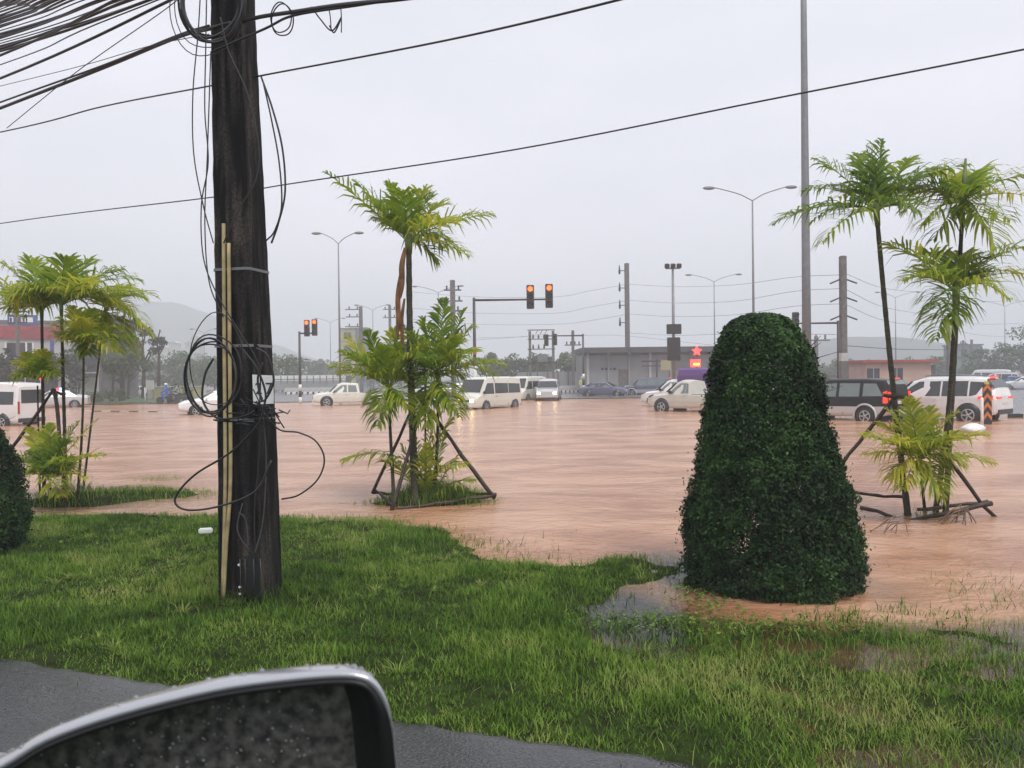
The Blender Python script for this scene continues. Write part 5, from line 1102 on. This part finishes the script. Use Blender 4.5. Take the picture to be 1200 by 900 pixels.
# chevron marker, white post
b = base(1157, 29.2); root = empty('chevron_marker', b, R(-12), 'narrow orange and black chevron marker board standing in the flood before the white suv', 'marker')
MB().box((0, 0, .70), (.30, .05, 1.45), bev=.02).build('board', 'blackpaint', root)
mb = MB()
for k in range(4):
    z = .12 + k * .33; mb.prism([(-.14, -.032, z), (0, -.032, z + .20), (.14, -.032, z), (.14, -.032, z + .15), (0, -.032, z + .35), (-.14, -.032, z + .15)], (0, -.004, 0))
mb.build('chevron', 'orange', root)
MB().box((0, .04, 1.47), (.16, .04, .14), bev=.02).build('top_plate', 'yellow', root); MB().tube([(0, .06, -.4), (0, .06, 1.42)], .03, 8).build('post', 'steel', root)
b = base(1151, 27); tag(MB().tube([(0, 0, -.4), (0, 0, 1.0), (0, 0, 1.03)], [.045, .045, .02], 12).build('marker_post', 'whitepaint'), 'thin white plastic post beside the chevron marker', 'marker post').location = b
# barriers: black and white blocks, each one a thing
def barrier(px, d, w_, label, group, rz=0, h=.85):
    b = base(px, d, .05); root = empty('road_barrier', b, rz, label, 'barrier', group)
    mb = MB(); prof = [(-.28, 0), (-.28, .12), (-.12, .35), (-.09, h), (.09, h), (.12, .35), (.28, .12), (.28, 0)]
    mb.prism([(-w_ / 2, y, z) for y, z in prof], (w_, 0, 0)); mb.build('block', 'rock', root)
    MB().box((-w_ * .25, -.285, .20), (w_ * .34, .03, .26)).build('black_stripe', 'blackpaint', root)
    return root
for px0, px1, n_, d, lab, g in ((334, 392, 9, 100, 'white barrier block with a black stripe in the long row right of the big pole', 'barrier row at the left'), (498, 530, 5, 90, 'white barrier block with a black stripe in the short row behind the middle palms', 'barrier row in the middle'), (652, 690, 8, 88, 'white barrier block with a black stripe in the row below the grey fence', 'barrier row below the fence'), (732, 760, 5, 82, 'white barrier block in the row before the long grey building', 'barrier row at the building')):
    for k in range(n_):
        px = px0 + (px1 - px0) * (k + .5) / n_; barrier(px, d, (px1 - px0) / n_ * d / F * .97, lab, g)
# ------------------------------------------------------------------ buildings
def boxb(root, x, y, z, sx, sy, sz, name, m, label=None):
    o = MB().box((x, y, z), (sx, sy, sz)).build(name, m, root)
    if label: o['label'] = label
    return o
# long grey building
b = base(762, 84, .04); root = empty('grey_building', b, R(2), 'long low grey building with a dark flat roof band in the middle distance', 'building'); W_ = 158 * 84 / F
boxb(root, 0, 3, 2.0, W_, 6, 4.0, 'wall', 'wallgrey'); boxb(root, 0, 2.6, 4.45, W_ + .3, 7.4, .55, 'roof', 'roofdark'); boxb(root, 0, -.02, 4.08, W_ - .2, .06, .30, 'clerestory', 'window')
for k in range(7): boxb(root, -W_ / 2 + .5 + k * (W_ - 1) / 6, -.10, 2.1, .25, .2, 4.15, 'pier', 'wallpale' if k in (0, 3) else 'wallgrey')
mb = MB()
for k, wd_ in enumerate((.25, .3, .22, .3)): mb.box((-W_ / 2 + 2.0 + k * .42, -.03, 2.55), (wd_, .05, .22))
mb.build('sign_lettering', 'blackpaint', root); boxb(root, -W_ / 2 + 4.2, -.02, 1.4, 1.1, .05, 2.2, 'door', 'concpole')
# grey fence wall
b = base(648, 96, .04); root = empty('boundary_wall', b, 0, 'long grey panel fence left of the grey building, under the far trees', 'fence'); W_ = 84 * 96 / F
boxb(root, 0, 0, 1.2, W_, .12, 2.4, 'panel', 'wallgrey')
for k in range(8): boxb(root, -W_ / 2 + k * W_ / 7, -.1, 1.25, .14, .1, 2.5, 'post', 'concpole')
# billboard frame
b = base(776, 79, .04); root = empty('sign_frame', b, 0, 'dark steel frame with a pale yellow panel beside the grey building', 'sign frame')
for x in (-.5, 1.1): boxb(root, x, 0, 1.7, .14, .14, 3.4, 'post', 'darksteel')
boxb(root, -.95, 0, 3.2, 2.0, .1, .14, 'bar', 'darksteel'); boxb(root, -.95, 0, 2.75, 2.0, .1, .10, 'bar', 'darksteel'); boxb(root, .35, -.08, 2.8, .95, .06, .95, 'panel', 'yellowwall')
b = base(364, 118, .04); root = empty('bridge_railing', b, 0, 'long pale railing on a low wall beyond the junction right of the big pole', 'railing'); W_ = 84 * 118 / F
boxb(root, 0, 0, 1.0, W_, .2, 1.3, 'base_wall', 'wallgrey'); boxb(root, 0, 0, 2.2, W_, .12, .5, 'rail', 'whitepaint'); boxb(root, 0, 0, 1.75, W_, .08, .12, 'rail', 'whitepaint')
for k in range(12): boxb(root, -W_ / 2 + k * W_ / 11, -.06, 1.8, .12, .12, 1.2, 'post', 'walldark')
# red neon
b = base(817, 78, .04); root = empty('neon_sign', b, 0, 'glowing red star and amber panel sign left of the clipped bush', 'neon sign')
MB().tube([(0, 0, 0), (0, 0, 3.8)], .06, 8).build('post', 'darksteel', root)
st_ = [(.50 * (1 if k % 2 == 0 else .5) * math.sin(k * math.pi / 5), -.1, 4.1 + .50 * (1 if k % 2 == 0 else .5) * math.cos(k * math.pi / 5)) for k in range(10)]
MB().prism(st_, (0, .06, 0)).build('star', 'redneon', root); boxb(root, -.15, 0, 2.95, .95, .1, .7, 'panel', 'redneon'); boxb(root, -.05, -.07, 2.85, .55, .04, .2, 'amber_line', 'amberneon')
# pink kiosk
b = base(1052, 70, .04); root = empty('small_house', b, R(6), 'small pink house with a red edged flat roof behind the right palms', 'house'); W_ = 5.9
boxb(root, .1, 2, 1.35, W_, 4, 2.7, 'wall', 'pink'); boxb(root, .1, 1.9, 2.80, W_ + .9, 4.6, .22, 'roof', 'redroof')
for x in (-2.2, -.1):
    w0 = boxb(root, x, -.02, 1.55, 1.1, .08, 1.3, 'window', 'window'); boxb(w0, x, -.07, 1.55, .05, .04, 1.3, 'frame', 'wallpale'); boxb(w0, x, -.07, .86, 1.25, .12, .06, 'sill', 'wallpale')
boxb(root, 3.3, .6, 1.2, .5, 1, 2.4, 'pillar', 'walldark')
# distant teal block, grey tank house etc.
def block(px, d, w_, h_, dep, m, label, rm='roofgrey', wins=0, rows=1, rz=0):
    b = base(px, d, .03); root = empty('distant_building', b, rz, label, 'building', None)
    boxb(root, 0, dep / 2, h_ / 2, w_, dep, h_, 'wall', m); boxb(root, 0, dep / 2, h_ + .12, w_ + .4, dep + .4, .24, 'roof', rm)
    for j in range(rows):
        for k in range(wins): boxb(root, -w_ / 2 + w_ * (k + .5) / wins, -.02, h_ * (j + .55) / rows, w_ / wins * .5, .08, h_ / rows * .45, 'window', 'window')
    return root
block(1137, 150, 4.4, 6.6, 5, 'bluewall', 'distant blue grey block behind the two thin poles at the right', wins=2, rows=2)
block(1126, 146, 3.2, 4.4, 4, 'teal', 'lower teal block standing before the blue grey one')
block(421, 190, 3.6, 13.5, 8, 'bluewall', 'distant tall grey block right of the left street lamp', wins=2, rows=4); block(408, 188, 3.2, 13.3, 8, 'yellowwall', 'distant mustard coloured tall block touching the left street lamp', wins=1, rows=4)
block(1010, 100, 6, 1.4, 4, 'wallgrey', 'low grey roof line left of the pink house')
# left shops
b = base(36, 84, .03); root = empty('shop_building', b, R(24), 'white shop building with red sign band behind the left palms', 'building')
boxb(root, 0, 4, 4.0, 7.4, 8, 8.0, 'wall', 'wallpale'); boxb(root, 0, 4, 8.1, 7.8, 8.4, .3, 'roof', 'roofgrey'); boxb(root, -.2, -.1, 7.0, 6.6, .2, 1.3, 'sign_band', 'redsign'); boxb(root, -.6, -.12, 8.3, 2.6, .2, 1.0, 'sign_panel', 'bluesign')
mb = MB()
for k, wd_ in enumerate((.35, .12, .5, .5)): mb.box((-1.55 + k * .55, -.24, 8.3), (wd_, .04, .5))
mb.build('lettering', 'whitepaint', root)
w0 = boxb(root, -.9, -.05, 5.2, 2.4, .14, 1.5, 'window', 'window'); 
for x in (-2.1, -1.1, -.3, .3): boxb(w0, x, -.14, 5.2, .16, .06, 1.6, 'frame', 'whitepaint')
boxb(w0, -.9, -.14, 4.4, 2.6, .08, .14, 'sill', 'whitepaint')
boxb(root, 2.0, -.08, 5.2, .35, .1, 2.0, 'banner', 'bluesign'); boxb(root, -.6, -.6, 3.7, 5.6, 1.4, .16, 'awning', 'roofdark')
boxb(root, -1.5, -.04, 1.8, 2.6, .1, 2.6, 'shop_front', 'window'); boxb(root, 1.6, -.04, 1.7, 1.8, .1, 2.4, 'shop_front', 'window')
for x in (-3.6, -2.9, .1, 2.9): boxb(root, x, -1.1, 1.8, .14, .14, 3.7, 'post', 'darksteel')
b = base(-32, 72, .03); root = empty('shop_building', b, R(26), 'dark open fronted shop cut off by the left edge', 'building')
boxb(root, -2, 3, 3.0, 5, 6, 6.0, 'wall', 'walldark'); boxb(root, -2, 2.6, 6.1, 5.4, 7, .3, 'roof', 'roofdark'); boxb(root, -1.6, -.05, 3.6, 3.2, .1, .8, 'signboard', 'wallpale')
b = base(128, 92, .03); root = empty('dark_house', b, R(22), 'dark two storey house with a steep roof and small blue sign behind the left palms', 'house')
boxb(root, 0, 4, 2.9, 5.4, 7, 5.8, 'wall', 'walldark')
mb = MB(); mb.prism([(-3.1, 0, 5.8), (-2.2, 0, 9.0), (1.6, 0, 9.3), (3.1, 0, 5.8)], (0, 8, 0)); mb.build('roof', 'roofdark', root); boxb(root, -1.9, -.12, 8.1, 1.3, .12, 1.0, 'sign', 'bluesign')
for x in (-1.8, .2, 2.0): boxb(root, x, -.03, 4.3, 1.2, .1, 1.4, 'window', 'window')
boxb(root, -2.0, -.6, 2.9, 2.4, 1.2, .12, 'porch_roof', 'wallpale'); boxb(root, -2.0, -.03, 1.3, 1.8, .1, 2.2, 'door', 'wallpale')
for x in (-3.0, -1.0): boxb(root, x, -1.1, 1.4, .14, .14, 2.8, 'porch_post', 'wallpale')
block(86, 135, 5, 7, 6, 'wallgrey', 'grey building at the end of the left side street', wins=3, rows=2)
b = base(208, 88, .05); root = empty('yellow_wall', b, 0, 'low mustard garden wall on the far green verge at the left', 'wall'); boxb(root, 0, 0, .6, 5.6, .2, 1.2, 'panel', 'yellowwall'); boxb(root, 0, -.02, 1.25, 5.8, .3, .1, 'coping', 'wallpale')
for px in (-2.9, 2.9): boxb(root, px, -.1, .7, .4, .4, 1.4, 'pier', 'wallpale')
b = base(176, 80, .05); root = empty('notice_board', b, 0, 'small white notice board on two legs on the left verge', 'notice board'); boxb(root, 0, 0, 1.5, .8, .08, .9, 'board', 'wallpale')
for x in (-.3, .3): boxb(root, x, .06, .6, .06, .06, 1.5, 'leg', 'steel')
tag(MB().tube([(0, 0, -.3), (0, 0, 1.3), (0, 0, 1.34)], [.06, .06, .03], 8).build('marker_post', 'whitepaint'), 'short white marker post at the edge of the left verge', 'marker post').location = base(170, 75)
# green verge at left
n = 60; rr = np.random.default_rng(3); 
vp = [base(62, 64), base(100, 70), base(170, 71), base(240, 70), base(300, 78), base(330, 150), base(60, 170), base(90, 100)]
MB().add([(p.x, p.y, .09) for p in vp], [tuple(range(8))]).build('verge', mat('verge_grass', (0.055, .11, .025), .8, var=.5, scale=.6))['kind'] = 'structure'
# street lamps glow etc. on the left
for px, m, z, lab in ((30, 'violetlamp', 2.6, 'small bright white lamp behind the left palms'), (48, 'redneon', 2.2, 'small red lamp behind the left palms')):
    b = base(px, 66); root = empty('signal_beacon', b, 0, lab, 'beacon'); MB().tube([(0, 0, 0), (0, 0, z)], .05, 8).build('post', 'steel', root); MB().box((0, 0, z + .1), (.5 if px == 30 else .3, .12, .26), bev=.04).build('lamp', m, root)
# ------------------------------------------------------------------ far trees
def tree(px, d, H, W_, seed, label, m='tree', group=None, trunk=.35, n=900, leaf=.30, name='tree', cat='tree', z=0.03):
    b = base(px, d, z); root = empty(name, b, 0, label, cat, group); r = np.random.default_rng(seed)
    mb = MB(); mb.tube([(0, 0, -.2), (0.05 * H * .3, 0, H * trunk), (0, 0, H * .8)], [H * .028, H * .02, .02], 7)
    for k in range(6):
        a = k * 1.1; mb.tube([(0, 0, H * (trunk + .05 * k)), (math.cos(a) * W_ * .25, math.sin(a) * W_ * .25, H * (trunk + .15 + .05 * k)), (math.cos(a) * W_ * .4, math.sin(a) * W_ * .4, H * min(.95, trunk + .25 + .06 * k))], [H * .012, H * .008, .015], 5)
    mb.build('trunk', 'bark', root)
    nl = 9; C = np.stack([r.normal(0, W_ * .24, nl), r.normal(0, W_ * .24, nl), H * r.uniform(trunk + .08, .86, nl)], 1); S = r.uniform(.16, .30, nl) * W_
    i = r.integers(0, nl, n); dirn = r.normal(0, 1, (n, 3)); dirn /= np.linalg.norm(dirn, axis=1)[:, None]
    c = C[i] + dirn * (S[i] * r.uniform(.5, 1.05, n))[:, None] * np.array([1, 1, .75]); nrm = dirn + r.normal(0, .5, (n, 3)); nrm /= np.linalg.norm(nrm, axis=1)[:, None]
    u = np.cross(nrm, r.normal(0, 1, (n, 3))); u /= np.linalg.norm(u, axis=1)[:, None]; v = np.cross(nrm, u); l = leaf * r.uniform(.5, 1.2, n)[:, None]
    V = np.stack([c - u * l, c - v * l * .5, c + u * l, c + v * l * .5], 1).reshape(-1, 3)
    fast_mesh('crown', V, np.arange(n * 4).reshape(-1, 4), m, tint=np.repeat(np.clip(.5 + r.normal(0, .22, n), 0, 1), 4), parent=root); return root
TG = 'far trees blurred by the rain'
rng = random.Random(12)
for i, px in enumerate(range(572, 700, 11)): tree(px + rng.uniform(-3, 3), 118 + rng.uniform(-8, 14), rng.uniform(4.4, 6.6), rng.uniform(3.5, 5), 100 + i, 'hazy green tree in the line behind the grey fence', group='trees behind the grey fence', trunk=.2)
for i, px in enumerate(range(188, 345, 11)): tree(px + rng.uniform(-3, 3), 138 + rng.uniform(-12, 20), rng.uniform(5, 8.0), rng.uniform(5, 7), 140 + i, 'hazy green tree in the belt left and right of the big pole', group='trees beyond the left verge', trunk=.15)
for i, px in enumerate(range(350, 500, 17)): tree(px + rng.uniform(-3, 3), 200 + rng.uniform(-15, 20), rng.uniform(5, 8.5), rng.uniform(6, 9), 170 + i, 'pale distant tree in the faint line beyond the left junction', group='faint trees beyond the junction', trunk=.1, leaf=.45)
for i, px in enumerate(range(955, 1140, 15)): tree(px + rng.uniform(-3, 3), 150 + rng.uniform(-12, 20), rng.uniform(3.2, 4.6), rng.uniform(5, 7), 200 + i, 'low hazy tree in the line behind the pink house', group='trees behind the pink house', trunk=.1, leaf=.4)
for i, (px, H_) in enumerate(((1150, 5.5), (1164, 6.0), (1180, 6.6), (1196, 8.6), (1214, 9.2))): tree(px, 128 + 6 * (i % 2), H_, 5.5 + .2 * i, 230 + i, 'green tree rising towards the right edge of the photo', group='trees at the right edge', trunk=.15)
tree(168, 88, 9.0, 3.0, 251, 'dark slender tree right of the dark house', 'darktree', trunk=.35, n=420); tree(186, 92, 7.6, 2.6, 252, 'dark thin crowned tree leaning right of the dark house', 'darktree', trunk=.6, n=200)
tree(143, 78, 8.6, 3.2, 253, 'dark tree trunk and crown before the dark house', 'darktree', trunk=.55, n=420); tree(100, 100, 8, 4.5, 254, 'mid green tree between the shop and the dark house', trunk=.3)
tree(132, 76, 5.0, 2.4, 255, 'small green tree on the corner of the left verge', trunk=.4, n=400); tree(952, 62, 3.9, 1.6, 256, 'pale green slim shrub right beside the clipped bush', trunk=.2, n=500, leaf=.14)
tree(12, 66, 5.2, 3, 257, 'dark tree before the open fronted shop', 'darktree', trunk=.4, n=300)
tree(34, 70, 4.6, 3.0, 271, 'dark bushy tree before the white shop building', 'darktree', trunk=.25, n=500); tree(64, 78, 5.4, 3.2, 272, 'dark green tree at the right corner of the shop building', 'darktree', trunk=.3, n=600)
tree(150, 84, 5.6, 3.6, 273, 'broad dark green tree hiding the lower right of the dark house', trunk=.3, n=800); tree(92, 84, 4.4, 3.0, 274, 'low dark tree at the mouth of the left side street', 'darktree', trunk=.25, n=500)
ppole(22, 68, 8.5, .12, 'thin pole before the shop at the far left', [(7.8, 1.6), (6.9, 1.6)]); ppole(118, 74, 7.5, .11, 'thin pole on the left verge before the dark house', [(6.9, 1.4)])
for i, px in enumerate((105, 116, 128, 140, 205, 215)): tree(px, 72 + i % 2, 1.0 + .1 * i, 1.6, 260 + i, 'small rounded shrub on the edge of the left verge', group='shrubs on the left verge', trunk=.1, n=260, leaf=.12, name='shrub', cat='shrub')
# pale houses on the slope
for k, (px, z) in enumerate(((193, 15.0), (203, 17.0), (213, 14.0), (222, 17.0), (229, 19.0))):
    b = base(px, 330, z - 6); root = empty('hillside_house', b, 0, 'pale house on the slope above the left trees', 'house', 'pale houses on the left slope'); boxb(root, 0, 2, 3, 3.4, 4, 6.2, 'wall', 'wallpale'); mb = MB(); mb.prism([(-2, -.3, 6.1), (0, -.3, 7.2), (2, -.3, 6.1)], (0, 5, 0)); mb.build('roof', 'wallpale', root)
# ------------------------------------------------------------------ hills
def hills():
    X, Y = np.meshgrid(np.linspace(-780, 780, 160), np.linspace(330, 960, 60))
    def bump(px, d, H, wx_, wy_):
        p = base(px, d); return H * np.exp(-(((X - p.x) / wx_) ** 2 + ((Y - p.y) / wy_) ** 2))
    Z = bump(185, 890, 42, 70, 130) + bump(60, 900, 34, 150, 130) + bump(235, 870, 28, 84, 120) + bump(330, 900, 22, 160, 100) + bump(210, 350, 15, 26, 30) + bump(1110, 500, 13, 120, 80) + bump(985, 560, 17, 70, 60) + bump(1300, 640, 26, 160, 100)
    Z *= 1 + .25 * fbm(X, Y, .02, 7, 4); Z -= .6
    V = np.stack([X.ravel(), Y.ravel(), Z.ravel()], 1); nx = 160; i = (np.arange(nx - 1)[None, :] + nx * np.arange(59)[:, None]).ravel()
    o = fast_mesh('hills', V, np.stack([i, i + 1, i + 1 + nx, i + nx], 1), mat('hill_forest', (.03, .05, .03), .9, var=.5, scale=.05)); o.data.shade_smooth(); tag(o, kind='structure')
hills()
# ------------------------------------------------------------------ people
def person(loc, rz, joints, edges, radii, m, label, sit=False, head_z=1.55, head_x=0.0, helmet=None, coat=None):
    me = bpy.data.meshes.new('person'); me.from_pydata(joints, edges, []); o = bpy.data.objects.new('person', me); COL.objects.link(o)
    o.location = loc; o.rotation_euler = (0, 0, rz); me.materials.append(MT[m])
    sk_ = o.modifiers.new('skin', 'SKIN')
    for v_, r_ in zip(me.skin_vertices[0].data, radii): v_.radius = (r_, r_)
    me.skin_vertices[0].data[0].use_root = True; o.modifiers.new('sub', 'SUBSURF').levels = 1; o.modifiers['sub'].render_levels = 1
    tag(o, label, 'person')
    if helmet: MB().lathe([(.04, -.04), (.13, -.02), (.145, .04), (.11, .12), (.03, .15)], 12, (head_x, 0, head_z + .02)).build('helmet', helmet, o)
    return o
SIT = ([(0, 0, .85), (.05, 0, 1.10), (.10, 0, 1.32), (.13, 0, 1.45), (.16, 0, 1.58), (.12, .19, 1.32), (.30, .24, 1.10), (.50, .20, 1.05), (.12, -.19, 1.32), (.30, -.24, 1.10), (.50, -.20, 1.05), (.05, .11, .82), (.40, .16, .78), (.35, .17, .40), (.47, .17, .33), (.05, -.11, .82), (.40, -.16, .78), (.35, -.17, .40), (.47, -.17, .33)],
       [(0, 1), (1, 2), (2, 3), (3, 4), (2, 5), (5, 6), (6, 7), (2, 8), (8, 9), (9, 10), (0, 11), (11, 12), (12, 13), (13, 14), (0, 15), (15, 16), (16, 17), (17, 18)], [.15, .15, .16, .07, .11, .08, .06, .045, .08, .06, .045, .1, .085, .06, .05, .1, .085, .06, .05])
STAND = ([(0, 0, .92), (0, 0, 1.15), (0, 0, 1.38), (0, 0, 1.50), (.01, 0, 1.62), (0, .20, 1.38), (.03, .27, 1.12), (.10, .26, .88), (0, -.20, 1.38), (.03, -.27, 1.12), (.10, -.26, .88), (0, .10, .88), (.02, .12, .48), (0, .12, .08), (.12, .13, .04), (0, -.10, .88), (-.03, -.12, .48), (-.05, -.12, .08), (.07, -.13, .04)], SIT[1], SIT[2])
def moto(loc, rz, label):
    root = empty('motorcycle', loc, rz, label, 'motorcycle')
    for x in (-.62, .62):
        MB().lathe([(.20, -.04), (.28, -.04), (.30, 0), (.28, .04), (.20, .04)], 18, (x, 0, .30), 0, 'y').build('wheel', 'rubber', root)
    MB().box((-.05, 0, .50), (.62, .22, .30), bev=.06).build('engine', 'darksteel', root); MB().box((-.22, 0, .76), (.75, .24, .12), bev=.05).build('seat', 'black', root)
    MB().tube([(.62, 0, .30), (.42, 0, .95), (.38, 0, 1.05)], .035, 8).build('fork', 'steel', root); MB().tube([(.40, -.32, 1.04), (.44, 0, 1.02), (.40, .32, 1.04)], .02, 6).build('handlebar', 'black', root)
    MB().box((.50, 0, .88), (.16, .26, .30), bev=.05).build('front_fairing', 'bluecoat', root)
    return root
for px, m, d, hm, lab, ml_ in ((197, 'bluecoat', 70, 'white', 'person in a blue raincoat riding a motorcycle at the far left', 'motorcycle ridden by the person in blue'), (209, 'greycoat', 70.5, 'greycoat', 'person in a grey raincoat on the motorcycle beside the blue rider', 'motorcycle ridden by the person in grey')):
    b = base(px, d, .0); b.z = -.02; moto(b, R(205), ml_); person(b, R(205), *SIT, m, lab, helmet='whitepaint' if hm == 'white' else 'darksteel', head_x=.16, head_z=1.58)
for px, d, rz, lab in ((682, 84, R(-90), 'person in a pale yellow raincoat standing by the far signal post, left one'), (690, 84.5, R(-120), 'person in a pale yellow raincoat standing nearer the blue grey sedan')):
    person(base(px, d, .06), rz, *STAND, 'yellowcoat', lab, helmet='whitepaint', head_x=.01, head_z=1.62)
